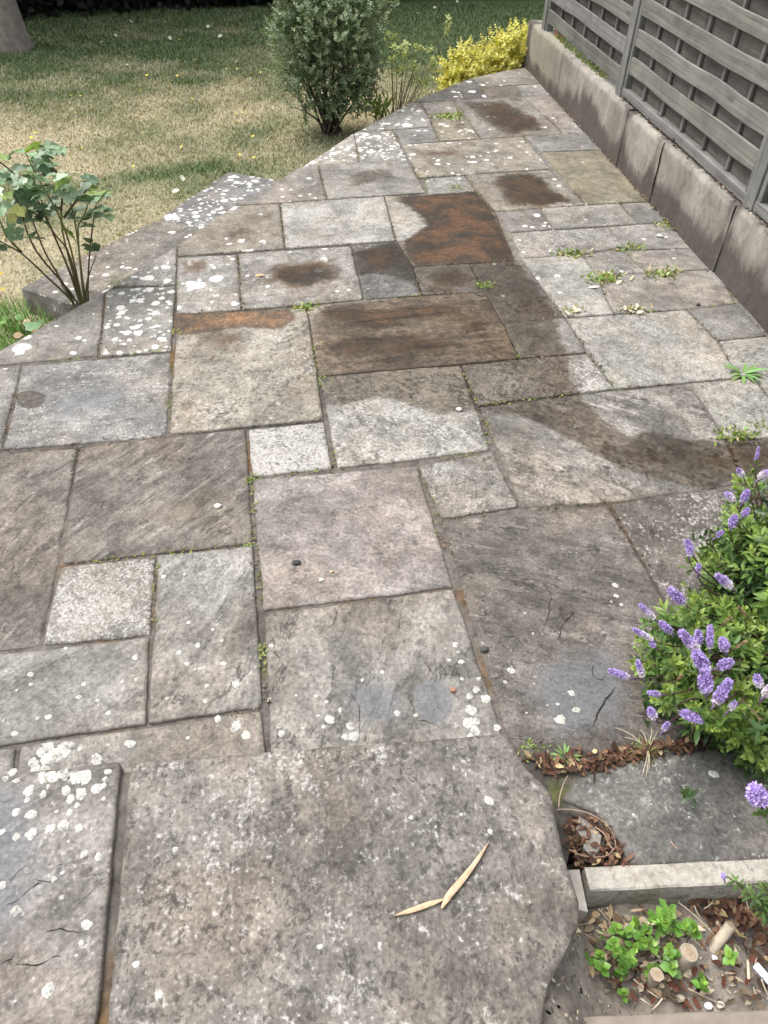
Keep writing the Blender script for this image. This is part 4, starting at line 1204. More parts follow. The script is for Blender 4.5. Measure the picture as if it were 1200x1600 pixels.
# ================================================================== PLANTS
def bez(p0, p1, p2, n=8):
    t = np.linspace(0, 1, n)[:, None]
    return (1 - t) ** 2 * np.asarray(p0) + 2 * t * (1 - t) * np.asarray(p1) + t * t * np.asarray(p2)
def shoots(mb, tips, dirs, pairs=7, step_=.009, L=.034, W=.0062, ctop=(.2, .26, .05), clow=(.06, .11, .03), spread=(18, 78), amt=.18, round_=1.0):
    """leafy shoot ends: leaves in crossed pairs down from each tip"""
    n = len(tips)
    dirs = unit(dirs)
    ref = np.where(np.abs(dirs[:, 2:3]) < .9, np.array([[0, 0, 1.]]), np.array([[1., 0, 0]]))
    a = unit(np.cross(dirs, ref)); b = np.cross(dirs, a)
    ph = rng.uniform(0, math.pi, n)
    tone = rng.random((n, 1)) ** 1.2
    size = rng.uniform(.68, 1.2, n)
    for i in range(pairs):
        f = i / max(1, pairs - 1)
        th = rad(spread[0] + (spread[1] - spread[0]) * f ** .7)
        for s_ in (0, 1):
            p = ph + (i % 2) * math.pi / 2 + s_ * math.pi + rng.normal(size=n) * .25
            r = np.cos(p)[:, None] * a + np.sin(p)[:, None] * b
            A = r * math.sin(th) + dirs * math.cos(th) + rng.normal(size=(n, 3)) * .12
            Nn = dirs * math.sin(th) - r * math.cos(th)
            Nn = -Nn if False else dirs * math.sin(th) - r * math.cos(th) * .6 + np.array([0, 0, .25])
            P = tips - dirs * (step_ * i * (1 + .2 * rng.random((n, 1))))
            ln = L * (.55 + .55 * min(1, f * 1.6)) * (.8 + .35 * rng.random(n)) * size
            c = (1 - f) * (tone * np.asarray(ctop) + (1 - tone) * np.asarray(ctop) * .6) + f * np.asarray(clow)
            c = c * (1 + amt * rng.normal(size=(n, 1)))
            mb.raw(leaves(P, A, Nn, ln, W * (.8 + .4 * rng.random(n)) * (ln / L) ** .5, np.clip(c, .005, .8), .3, .12, round_))

def ell_tips(cen, rad3, n, zmin=-.3, jit=.14):
    d = rdir(n, zmin)
    P = np.asarray(cen) + d * np.asarray(rad3) * (1 - jit + 1.6 * jit * rng.random((n, 1)))
    nn = unit(d / np.asarray(rad3))
    return P, nn

def spike(mb, base, dirv, L, R0, fade=.4, dense=230):
    """flower spike: many small petals on a core, violet at the tip, paler and whiter towards the base"""
    dirv = unit(np.asarray(dirv, float))
    ref = np.array([0, 0, 1.]) if abs(dirv[2]) < .9 else np.array([1., 0, 0])
    a = unit(np.cross(dirv, ref)); b = np.cross(dirv, a)
    k = np.arange(dense)
    f = (k + .5) / dense
    th = k * 2.39996
    rr = R0 * np.clip(np.sin(np.clip(f, .0, 1) ** .75 * math.pi) ** .5, .25, 1)
    rd = np.cos(th)[:, None] * a + np.sin(th)[:, None] * b
    P = np.asarray(base) + dirv * (f * L)[:, None] + rd * (rr * .45)[:, None]
    A = rd + dirv * (.3 * rng.normal(size=(dense, 1))) + dirv * (.9 * f ** 3)[:, None] + .3 * rng.normal(size=(dense, 3))
    w_ = np.clip((fade - f) / max(fade, .01), 0, 1)[:, None] ** .7
    col = (1 - w_) * np.array([.47, .36, .72]) * (.8 + .5 * rng.random((dense, 1))) + w_ * np.array([.8, .76, .82])
    nrm_ = dirv[None] * .4 + rng.normal(size=(dense, 3)) * .7
    for q in range(2):
        mb.raw(leaves(P, A + .6 * rng.normal(size=(dense, 3)), nrm_ + rng.normal(size=(dense, 3)) * .5, R0 * (.42 + .25 * rng.random(dense)), R0 * .17, col * (.9 + .2 * rng.random((dense, 1))), .2, .2))
    mb.tube([np.asarray(base) - dirv * .02, base, np.asarray(base) + dirv * L * .9], [.0012, R0 * .3, R0 * .12], 6, (.3, .2, .42))

# ---- hebe on the right
hebe = empty('flowering_shrub', (1.5, 1.1, 0))
tag(hebe, 'big green shrub with many violet flower spikes at the right edge of the photo', 'shrub')
EL = [((1.49, 1.05, .18), (.38, .38, .35), 250), ((1.62, 1.32, .15), (.32, .28, .34), 115), ((1.22, .85, .12), (.22, .2, .14), 110), ((1.06, .95, .17), (.18, .19, .15), 120), ((1.33, 1.12, .27), (.22, .22, .17), 65)]
tips, dirs = [], []
for c, r, k in EL:
    p, d = ell_tips(c, r, k)
    tips.append(p); dirs.append(d)
tips = np.concatenate(tips); dirs = np.concatenate(dirs)
ok = (tips[:, 2] > .05) & (tips[:, 0] < 1.75)
for c, r, k in EL:       # drop tips buried in another lobe
    ok &= ~((((tips - np.array(c)) / (np.array(r) * .8)) ** 2).sum(1) < 1)
tips, dirs = tips[ok], dirs[ok]
dirs = unit(dirs * .8 + np.array([-.12, -.05, .55]) + rng.normal(size=dirs.shape) * .28)
mb = MB()
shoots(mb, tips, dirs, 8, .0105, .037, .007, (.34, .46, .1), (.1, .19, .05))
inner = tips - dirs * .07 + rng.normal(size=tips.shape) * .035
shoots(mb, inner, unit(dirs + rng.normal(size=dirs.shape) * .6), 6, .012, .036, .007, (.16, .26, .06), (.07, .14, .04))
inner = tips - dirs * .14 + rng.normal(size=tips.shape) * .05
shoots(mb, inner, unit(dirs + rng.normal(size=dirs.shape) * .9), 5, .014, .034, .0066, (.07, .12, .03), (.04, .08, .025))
k = 40
pi_ = rng.integers(0, len(tips), k)
P = tips[pi_] - dirs[pi_] * .05 + rng.normal(size=(k, 3)) * .02
mb.raw(leaves(P, rng.normal(size=(k, 3)) + dirs[pi_], rng.normal(size=(k, 3)) + [0, 0, 1], .03, .006, colvar((.38, .2, .03), k)))
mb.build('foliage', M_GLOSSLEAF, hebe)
mb = MB()
root = np.array([1.52, 1.12, 0.0])
for i in range(0, len(tips), 3):
    e = tips[i] - dirs[i] * .01
    m = root * .45 + e * .55 + np.array([0, 0, .04]) + rng.normal(size=3) * .03
    mb.tube(bez(root + rng.normal(size=3) * [.04, .04, 0], m, e, 9), np.linspace(.007, .0016, 9), 5, (.085, .05, .04))
mb.build('stems', M_STEM, hebe)
def hspike(px, py, z, dpx, dpy, L, R0, fade):
    """spike whose base stands at a spot of the bush and that leans towards (dpx,dpy) of the photo plane"""
    z = .06 + z * .58
    b = at(px, py, z)
    L, R0 = L * 1.12, R0 * 1.08
    dirv = unit(RCAM.T @ np.array([dpx, dpy, -.25 * math.hypot(dpx, dpy)]))
    m = MB()
    spike(m, b, dirv, L, R0, fade)
    c = np.array([1.45, 1.06, .2])
    e = b * .7 + c * .3 - np.array([0, 0, .07])
    m.tube(bez(b - dirv * .0, b - dirv * .05, e, 7), np.linspace(.0015, .0025, 7), 5, (.09, .055, .05))
    if rng.random() < .75:
        shoots(m, np.array([b - dirv * .012]), dirv[None], 4, .011, .03, .0062, (.2, .26, .06), (.07, .13, .04))
    m.build('flower_spike', M_PETAL, hebe)
for a in [(1022, 966, .42, -22, -20, .05, .0085, .7), (1020, 1000, .42, -30, -17, .055, .0085, .75), (1048, 987, .42, -14, -12, .034, .011, .1), (1022, 1010, .4, -4, -4, .014, .007, .0),
          (1090, 1018, .5, -35, -38, .062, .0135, .55), (1103, 1045, .52, -20, -28, .045, .0165, .25), (1103, 1080, .52, -4, -24, .046, .0165, .12), (1118, 1098, .52, 12, -26, .052, .0145, .2),
          (1064, 1113, .44, 22, 8, .04, .0125, 0), (982, 1058, .34, -32, -12, .05, .0095, .25), (1004, 1057, .36, -8, -20, .04, .0085, .6), (1030, 1085, .36, -10, -2, .026, .008, .15),
          (1109, 1012, .5, -2, -24, .05, .0095, .1), (1092, 1005, .5, -2, -14, .028, .011, .1), (1133, 1016, .52, -4, -12, .026, .0125, .2), (1124, 1042, .53, 10, -6, .026, .013, 0),
          (1142, 917, .56, -20, -16, .045, .0125, .6), (1068, 942, .46, -16, -14, .05, .014, .15), (1080, 862, .5, -4, -8, .03, .011, .3), (1077, 868, .5, 0, -6, .02, .009, .4),
          (1143, 822, .55, 2, -8, .026, .0125, 0), (1161, 806, .55, 4, -6, .02, .01, .1), (1120, 838, .52, 4, -4, .018, .008, .0), (1091, 892, .5, 0, -4, .016, .008, 0),
          (1145, 782, .55, -6, -6, .026, .0115, .95), (1160, 784, .55, 3, -8, .03, .0115, .15), (1187, 748, .58, 8, -8, .026, .013, .95), (1160, 744, .56, -6, -8, .022, .01, .9), (1181, 720, .58, 2, -20, .036, .006, 0),
          (1187, 1072, .5, -4, -10, .024, .011, .7), (1196, 1086, .5, 6, -8, .024, .013, .95), (1140, 1108, .5, 4, -6, .018, .008, .8), (1022, 1122, .3, -4, -8, .024, .011, .6), (1037, 1140, .26, 3, -6, .018, .008, .3),
          (1187, 1252, .45, -3, -6, .03, .021, .1)]:
    hspike(*a)

for (px, py, z) in [(1115, 1062, .42), (1150, 1012, .5), (1085, 1130, .36), (1165, 960, .5), (1130, 975, .5), (1060, 1060, .36), (1175, 1110, .4)]:
    b = at(px, py, .06 + z * .6)
    m = MB()
    d = unit(rng.normal(size=3) * .6 + [-.3, -.3, 1])
    kk = 70
    f = np.arange(kk) / kk
    m.raw(leaves(b + d * (f * .035)[:, None], rng.normal(size=(kk, 3)) + d * .5, rng.normal(size=(kk, 3)), .0055, .0016, colvar((.26, .19, .11), kk, .3)))
    m.tube([b - d * .05, b, b + d * .035], [.0014, .0014, .0008], 5, (.2, .13, .08))
    m.build('spent_spike', M_DEAD, hebe)

# ---- small sprig beside the kerb
sp = empty('leafy_sprig', tuple(at(1205, 1430, -.06)))
tag(sp, 'small leafy sprig with one violet bud leaning over the pale kerb stone', 'plant')
mb = MB()
for (bx, by, ex, ey, ez) in [(1220, 1450, 1140, 1372, .1), (1215, 1440, 1165, 1395, .1), (1215, 1440, 1195, 1385, .12), (1220, 1450, 1180, 1420, .06)]:
    p0, p1 = at(bx, by, -.06), at(ex, ey, ez)
    pts = bez(p0, (p0 + p1) / 2 + [0, 0, .03], p1, 9)
    mb.tube(pts, np.linspace(.003, .0012, 9), 5, (.1, .07, .05))
    d = unit(np.gradient(pts, axis=0))
    for q in (4, 6, 8):
        shoots(mb, pts[q][None], d[q][None], 6, .008, .026, .0042, (.15, .22, .06), (.07, .13, .04))
mb.build('foliage', M_GLOSSLEAF, sp)
mb = MB(); spike(mb, at(1131, 1372, .1), [-.3, .3, .8], .014, .007, 0, 60); mb.build('flower_bud', M_PETAL, sp)

# ---- evergreen bush behind the patio edge
def bush(name, base, lobes, label, cat, nspray, leafL, leafW, ctop, clow, stems, per=16, rd_=1.0, up=.45, zmin=-.5, jit=.25):
    t = empty(name, tuple(base))
    tag(t, label, cat)
    P, D = [], []
    for c, r, wgt in lobes:
        p, d = ell_tips(c, r, int(nspray * wgt), zmin, jit)
        P.append(p); D.append(d)
    P = np.concatenate(P); D = np.concatenate(D)
    D = unit(D + np.array([0, 0, up]) + rng.normal(size=D.shape) * .4)
    mb = MB()
    shoots(mb, P, D, per // 2, leafL * .55, leafL, leafW, ctop, clow, (25, 70), .22, rd_)
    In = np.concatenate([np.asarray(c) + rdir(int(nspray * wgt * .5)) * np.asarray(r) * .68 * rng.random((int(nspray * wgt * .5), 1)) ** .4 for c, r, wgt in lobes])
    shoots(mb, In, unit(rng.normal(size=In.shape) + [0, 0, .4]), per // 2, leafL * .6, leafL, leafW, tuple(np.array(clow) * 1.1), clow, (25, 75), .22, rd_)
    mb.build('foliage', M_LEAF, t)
    mb = MB()
    base = np.asarray(base)
    for i in range(stems):
        e = P[rng.integers(len(P))] * .85 + base * .15
        m = base * .5 + e * .5 + np.array([0, 0, .1]) + rng.normal(size=3) * .04
        mb.tube(bez(base + rng.normal(size=3) * [.05, .04, 0], m, e, 8), np.linspace(.011, .002, 8), 5, (.07, .055, .042))
    mb.build('stems', M_STEM, t)
    return t
bush('evergreen_bush', (.73, 6.62, -.3), [((.78, 6.62, .46), (.44, .38, .38), .55), ((.54, 6.6, .22), (.25, .3, .2), .2), ((.96, 6.62, .2), (.25, .3, .32), .26), ((.74, 6.6, .0), (.36, .26, .17), .18), ((.6, 6.6, .62), (.26, .3, .22), .2), ((.4, 6.55, .5), (.15, .2, .13), .07), ((.47, 6.6, .8), (.2, .25, .13), .09), ((1.02, 6.6, .62), (.22, .3, .2), .16)],
     'rounded dark green evergreen bush growing over the patio edge in front of the lawn', 'bush', 900, .023, .008, (.38, .44, .29), (.15, .215, .11), 30, 14, zmin=-.8, jit=.36)
bush('golden_shrub', (2.3, 7.5, -.3), [((2.14, 7.40, -.05), (.32, .26, .24), .45), ((2.52, 7.52, .02), (.32, .26, .28), .5), ((1.95, 7.28, -.14), (.16, .16, .15), .15)],
     'low shrub with bright gold variegated leaves at the far corner of the patio', 'shrub', 560, .03, .0115, (.86, .8, .3), (.66, .6, .13), 22, 12, 1.15, zmin=-.6)
# thin sapling and strap leaved clump between bush and gold shrub
def atl(px, py, Y):
    return atY(px, py, Y)
t = empty('sapling', tuple(at(628, 172, -.28)))
tag(t, 'thin branching sapling with pale yellow green leaf tufts between bush and gold shrub', 'plant')
ms, mf = MB(), MB()
b0 = np.array([1.30, 6.75, -.28])
for (px, py, Y) in [(625, 78, 6.8), (640, 70, 6.9), (655, 72, 6.8), (668, 88, 6.8), (650, 100, 6.75), (632, 95, 6.7), (612, 85, 6.8), (676, 96, 6.85), (645, 120, 6.75), (662, 128, 6.75), (620, 110, 6.75), (700, 42, 7.1), (610, 60, 6.9)]:
    e = atl(px, py, Y)
    ms.tube(bez(b0, (b0 + e) / 2 + rng.normal(size=3) * .03 + [.02, 0, -.03], e, 8), np.linspace(.006, .002, 8), 5, (.2, .15, .1))
    P = e + rng.normal(size=(4, 3)) * .03
    shoots(mf, P, unit(rng.normal(size=(4, 3)) * .5 + [0, 0, 1]), 4, .008, .044, .0105, (.56, .6, .28), (.34, .4, .14))
ms.build('stems', M_STEM, t); mf.build('foliage', M_LEAF, t)
t = empty('strap_leaf_plant', tuple(np.array([1.1, 6.45, -.28])))
tag(t, 'bright green strap leaved clump at the right foot of the evergreen bush', 'plant')
mf = MB()
k = 60
P = np.array([1.12, 6.42, -.1]) + rng.normal(size=(k, 3)) * [.05, .03, .05]
mf.raw(leaves(P, rng.normal(size=(k, 3)) * [.45, .45, .3] + [0, -.05, 1], rng.normal(size=(k, 3)), .15 * (.6 + .6 * rng.random(k)), .008, colvar((.19, .28, .06), k), .3, .25))
mf.build('foliage', M_LEAF, t)
mf = MB()
for i in range(7):
    p = np.array([1.1, 6.45, -.3]) + rng.normal(size=3) * [.03, .02, 0]
    mf.tube([p, p + [0, 0, .1], np.array([1.12, 6.42, -.08]) + rng.normal(size=3) * .03], [.006, .005, .003], 5, (.1, .09, .05))
mf.build('stems', M_STEM, t)

# ---- rose bush on the left
rose = empty('rose_bush', (-.88, 3.78, -.28))
tag(rose, 'leggy rose bush with blue green round leaves behind the left patio edge', 'rose bush')
ms, mf = MB(), MB()
YR = 3.72
stems = [[(128, 470), (112, 390), (95, 340), (60, 280), (40, 240)], [(124, 470), (100, 400), (80, 360), (70, 330), (50, 270)], [(132, 465), (118, 345), (105, 300), (85, 265)], [(136, 470), (140, 390), (146, 345), (150, 320)],
         [(120, 475), (70, 430), (35, 395), (5, 380), (-30, 360)], [(122, 468), (60, 400), (45, 370), (35, 340), (20, 290)], [(126, 468), (108, 390), (88, 370), (72, 345)], [(126, 468), (98, 370), (95, 330), (98, 300)],
         [(130, 468), (120, 352), (128, 345), (137, 320)], [(118, 475), (85, 420), (70, 395), (55, 355), (40, 320)], [(34, 394), (10, 370), (0, 345), (-20, 300)], [(116, 478), (96, 445), (88, 420)], [(134, 470), (135, 440), (150, 400)],
         [(128, 468), (90, 380), (55, 300), (10, 260), (-20, 240)], [(100, 340), (118, 315), (132, 300), (140, 292)], [(95, 330), (100, 290), (84, 262)]]
ends = []
for sidx, st_ in enumerate(stems):
    yo = rng.uniform(-.12, .14)
    pts = np.array([atl(x, y, YR + yo * (1 if i else .4) * i / 3) for i, (x, y) in enumerate(st_)])
    if st_[0][1] > 460:
        pts = np.concatenate([[pts[0] * [1, 1, 0] + [0, 0, -.3]], pts])
    u = np.linspace(0, 1, len(pts)); uu = np.linspace(0, 1, 14)
    pp = np.stack([np.interp(uu, u, pts[:, i]) for i in range(3)], 1)
    pp[1:-1] = (pp[:-2] + 2 * pp[1:-1] + pp[2:]) / 4
    old = rng.random() < .5
    ms.tube(pp, np.linspace(.0062, .0026, 14), 6, (.16, .15, .06) if old else (.1, .075, .04))
    d = unit(np.gradient(pp, axis=0))
    ends += [(pp[-1], d[-1]), (pp[-3], d[-3]), (pp[-5], d[-5])]
ms.build('stems', M_STEM, rose)
def compound(p, ax, size, col):
    """rose leaf: a stalk with five oval leaflets"""
    ax = unit(ax); side = unit(np.cross(ax, [0, 0, 1.])); up = np.cross(side, ax)
    out = []
    for (f, sgn, k) in [(1.0, 0, 1.1), (.72, 1, 1.), (.72, -1, 1.), (.4, 1, .85), (.4, -1, .85)]:
        b = p + ax * size * f * .9
        A = ax * (1.0 if sgn == 0 else .45) + side * sgn * .9 + rng.normal(size=3) * .12
        mf.raw(leaves(b[None], A[None], (up + rng.normal(size=3) * .25)[None], size * .64 * k, size * .27 * k, np.clip(np.asarray(col)[None] * (1 + .2 * rng.normal(size=(1, 1))), .01, .7), rng.uniform(.1, .42), rng.uniform(.0, .3), 1.12))
    mf.tube([p, p + ax * size], [.0012, .0008], 4, (.12, .16, .06))
lp = [(20, 240), (45, 235), (75, 232), (90, 235), (100, 232), (15, 265), (40, 262), (60, 268), (85, 258), (5, 285), (30, 290), (55, 295), (80, 290), (105, 272), (115, 275), (78, 300), (68, 305), (95, 305), (118, 310), (130, 312), (140, 305), (150, 308), (156, 328), (10, 305), (45, 315), (65, 322), (30, 325), (0, 320), (-20, 300), (-25, 260), (-30, 330), (50, 330), (20, 340), (88, 318), (5, 250), (105, 360), (25, 372), (60, 250), (110, 300), (148, 295), (-10, 350), (70, 280), (35, 275), (55, 310)]
for (x, y) in lp:
    Y_ = YR + rng.uniform(-.2, .16)
    p = atl(x, y, Y_)
    ax = np.array([rng.normal(), rng.normal() - .35, rng.normal() * .35 + .15])
    c = (.19, .29, .165) if rng.random() < .66 else (.23, .33, .09)
    if rng.random() < .25: c = (.3, .38, .26)
    elif rng.random() < .05: c = (.3, .31, .08)
    compound(p - unit(ax) * .035, ax, .092 * rng.uniform(.75, 1.1), c)
for p, d in ends:
    if rng.random() < .6 and p[2] > .05:
        compound(p, d + rng.normal(size=3) * .7, .085, (.1, .165, .09))
mf.build('foliage', M_GLOSSLEAF, rose)

# ---- young leafy weed with rounded leaves at the lawn's near corner
t = empty('broadleaf_weed', tuple(at(40, 520, LAWN_Z)))
tag(t, 'low weed with one large round green leaf and brown leaves at the left patio edge', 'weed')
mf = MB()
for (x, y, s, c) in [(40, 516, .085, (.19, .33, .16)), (58, 508, .05, (.12, .25, .08)), (36, 506, .045, (.12, .24, .06)), (64, 500, .04, (.13, .25, .08)), (20, 525, .05, (.3, .18, .07)), (48, 500, .045, (.36, .24, .1)), (12, 495, .04, (.14, .27, .08)), (25, 500, .05, (.13, .27, .07)), (52, 520, .04, (.3, .2, .08)), (8, 505, .05, (.16, .3, .08)), (30, 490, .04, (.14, .28, .07))]:
    p = at(x, y, -.2)
    mf.raw(leaves(p[None], rng.normal(size=(1, 3)) * [1, 1, .2], np.array([[rng.normal() * .2, -.3, 1.]]), s, s * .42, np.asarray(c)[None], .12, .1, 1.1))
    mf.tube([p * [1, 1, 0] + [.01, .02, LAWN_Z], p], [.002, .0015], 4, (.12, .2, .06))
mf.build('foliage', M_GLOSSLEAF, t)

# ---- weeds in the joints
def weed(px, py, size, kind, label, yellow=0.3):
    b = at(px, py, -.004)
    t = empty('weed', tuple(b)); tag(t, label, 'weed', 'weeds in the paving joints')
    mf = MB()
    if kind == 'tuft':
        k = int(70 * size / .05)
        o = rng.normal(size=(k, 3)) * [size * .62, size * .33, 0]
        c = colvar((.2, .28, .06), k, .25); yl = rng.random(k) < yellow
        c[yl] = colvar((.5, .44, .26), int(yl.sum()), .15)
        mf.raw(leaves(b + o, np.stack([rng.normal(size=k) * .8, rng.normal(size=k) * .8, .25 + rng.random(k)], 1), rng.normal(size=(k, 3)) * .5 + [0, 0, 1], size * .42 * (.5 + .8 * rng.random(k)), size * .075, c, .2, .3))
    elif kind == 'rosette':
        k = 14
        th = np.arange(k) * 2.4
        A = np.stack([np.cos(th), np.sin(th), .25 + .5 * rng.random(k)], 1)
        mf.raw(leaves(np.tile(b, (k, 1)) + A * .006, A, np.stack([-np.cos(th) * .4, -np.sin(th) * .4, np.ones(k)], 1), size * (.7 + .5 * rng.random(k)), size * .11, colvar((.17, .28, .09), k, .15), .25, .35))
    elif kind == 'moss':
        k = int(60 * size / .05)
        o = rng.normal(size=(k, 3)) * [size * .5, size * .5, 0]
        mf.raw(leaves(b + o + [0, 0, .003], rng.normal(size=(k, 3)) * [1, 1, .2] + [0, 0, .25], rng.normal(size=(k, 3)) * .3 + [0, 0, 1], .012 * (.6 + .8 * rng.random(k)), .0035, colvar((.2, .24, .06), k, .25), .2, .2))
    mf.build('foliage', M_LEAF, t)
    return t
weed(893, 398, .075, 'tuft', 'green weed tuft with a tan dead leaf at its left, near the rust stained slab', .25)
weed(948, 436, .085, 'tuft', 'widest weed tuft on the grey slabs, ringed with pale dead leaves', .3)
weed(1035, 430, .08, 'tuft', 'yellow green weed tuft close to the concrete wall, right of the widest tuft', .3)
weed(985, 388, .065, 'tuft', 'low green weed tuft halfway between wall and rust stained slab', .15)
weed(1043, 352, .06, 'tuft', 'weed growing at the very foot of the concrete wall with cream flowers', .4)
weed(988, 484, .06, 'tuft', 'thin weed mostly covered by pale dead leaves on the big grey slab', .6)
weed(892, 487, .05, 'tuft', 'small weed under whitish dead leaves at the edge of the wet patch', .6)
weed(948, 352, .03, 'tuft', 'tiny grass sprout in the joint of the small grey slabs near the wall', .0)
weed(756, 448, .05, 'tuft', 'small bright green weed on the dark wet brown slab', .0)
weed(475, 481, .06, 'tuft', 'green weed at the corner of the rust edged tan slab', .2)
weed(575, 464, .03, 'moss', 'yellow moss dot in the joint beyond the striped brown slab')
weed(490, 545, .055, 'moss', 'upper moss strip in the joint left of the striped brown slab')
weed(500, 595, .06, 'moss', 'lower moss strip in the joint left of the pale half wet slab')
weed(387, 847, .032, 'tuft', 'small weed at the joint crossing below the diagonal streaked slab', .1)
weed(393, 750, .022, 'moss', 'tiny moss spot at the corner of the small pale speckled slab')
weed(1160, 586, .085, 'rosette', 'star shaped green weed with long leaves in a joint near the right edge')
weed(1152, 680, .075, 'tuft', 'feathery green weed just above the flowering shrub', .15)
weed(1185, 664, .05, 'tuft', 'small leafy weed beside the feathery weed at the right edge', .2)
weed(268, 517, .035, 'moss', 'small dry moss tuft left of the rust stain on the tan slab')
weed(700, 184, .09, 'tuft', 'faint weed tuft on a far slab below the gold shrub', .3)
weed(712, 293, .06, 'moss', 'yellow moss in the joint above the rust stained slab')
weed(652, 276, .05, 'moss', 'yellowish moss tuft at the corner of the small bluish slab')
weed(190, 441, .07, 'moss', 'dry moss cushion on the patio edge beside the rose bush')
weed(408, 1016, .022, 'moss', 'ochre moss tuft in the near joint left of the split grey slab')
weed(831, 1172, .035, 'tuft', 'bluish green seedling at the corner of the doorstep', .0)
weed(882, 1183, .035, 'rosette', 'green seedling among the dead leaves of the near joint')
weed(988, 1180, .035, 'tuft', 'grey green seedling beside the straw coloured grass stalks', .0)

# straw coloured grass at the near joint
t = empty('dry_grass', tuple(at(1012, 1172, 0)))
tag(t, 'small grass tuft with long straw coloured stalks in the leaf filled joint', 'grass tuft')
mf = MB()
b = at(1012, 1172, -.003)
k = 46
mf.raw(leaves(b + rng.normal(size=(k, 3)) * [.015, .01, 0], rng.normal(size=(k, 3)) * [.7, .7, .2] + [0, 0, .5], rng.normal(size=(k, 3)) * .4 + [0, 0, 1], .035, .0016, colvar((.2, .26, .09), k), .2, .3))
for (x, y) in [(962, 1137), (975, 1152), (1018, 1136), (1028, 1142), (1003, 1212), (1013, 1208), (1000, 1140), (1009, 1216)]:
    e = at(x, y, .012)
    mf.tube(bez(b, (b + e) / 2 + [0, 0, .03], e, 7), [.0014, .0013, .0012, .0011, .001, .0009, .0007], 5, (.5, .43, .3))
mf.build('stalks', M_DEAD, t)

# ================================================================== LITTER
def litter(name, pts_fn, k, L, label=None, cols=((.095, .048, .032), (.14, .082, .05), (.065, .04, .03), (.34, .25, .14)), wr=.22, flat=.25):
    P = pts_fn(k)
    k = len(P)
    ci = rng.choice(len(cols), k, p=[.42, .28, .2, .1])
    c = np.asarray(cols)[ci] * (1 + .25 * rng.normal(size=(k, 1)))
    A = rng.normal(size=(k, 3)) * [1, 1, flat]
    V, F, C = leaves(P, A, rng.normal(size=(k, 3)) * .45 + [0, 0, 1], L * (.5 + .8 * rng.random(k)), L * wr * (.6 + .7 * rng.random(k)), np.clip(c, .01, .8), .35, -.15)
    return tag(mesh_obj(name, V, F, M_DEAD, None, True, {'Col': C}), kind='stuff')
def along(pxs, z, wd, h=.01):
    W_ = np.array([at(x, y, z) for x, y in pxs])
    seg = np.linalg.norm(np.diff(W_, axis=0), axis=1); cum = np.concatenate([[0], np.cumsum(seg)])
    def f(k):
        s = rng.random(k) * cum[-1]
        i = np.clip(np.searchsorted(cum, s) - 1, 0, len(seg) - 1)
        f_ = ((s - cum[i]) / seg[i])[:, None]
        p = W_[i] * (1 - f_) + W_[i + 1] * f_
        wv = np.interp(s / cum[-1], np.linspace(0, 1, len(wd)), wd)
        return p + np.stack([rng.normal(size=k) * wv, rng.normal(size=k) * wv, rng.random(k) * h], 1)
    return f
def inpoly(pxs, z, h=.015, ins=.004):
    Q = inset(wpoly(pxs, z), ins)
    def f(k):
        p = rng.uniform(Q.min(0), Q.max(0), (k * 5, 2))
        p = p[sdist(p, Q) > 0][:k]
        return np.column_stack([p, z + rng.random(len(p)) * h])
    return f
litter('leaf_litter', along([(838, 1192), (870, 1197), (905, 1195), (945, 1187), (985, 1180), (1030, 1172), (1090, 1158), (1160, 1152)], 0, [.012, .014, .012, .006, .004, .006, .006]), 420, .026)
litter('leaf_litter', inpoly([(878, 1285), (925, 1272), (958, 1310), (985, 1357), (895, 1358)], -.008, .02), 230, .022)
litter('leaf_litter', along([(1075, 1385), (1110, 1410), (1150, 1440), (1210, 1450)], -.085, [.02, .04, .05, .04], .02), 260, .03)
litter('leaf_litter', inpoly([(950, 1480), (1230, 1490), (1230, 1572), (1000, 1570), (930, 1530)], -.09, .03), 200, .026, cols=((.1, .042, .027), (.2, .15, .1), (.08, .06, .045), (.36, .3, .22)))
litter('leaf_litter', inpoly([(905, 1425), (1080, 1425), (1080, 1500), (930, 1530), (890, 1500)], -.085, .03), 130, .03, cols=((.3, .22, .14), (.4, .32, .22), (.2, .13, .08), (.5, .42, .3)))
Ws = lambda k: np.array([wallpt(s, d, WALL_H + .004 + .012 * r) for s, d, r in zip(rng.uniform(2.2, 5.5, k), rng.uniform(.02, .05, k), rng.random(k))])
litter('leaf_litter', Ws, 500, .022, cols=((.07, .04, .03), (.12, .06, .04), (.04, .03, .025), (.4, .32, .24)))
Ws = lambda k: np.array([wallpt(s, rng.normal() * .006, .004 + .012 * r) for s, r in zip(rng.uniform(.6, 3.6, k), rng.random(k))])
litter('leaf_litter', Ws, 420, .02, cols=((.2, .13, .08), (.3, .2, .11), (.12, .08, .05), (.45, .36, .24)))
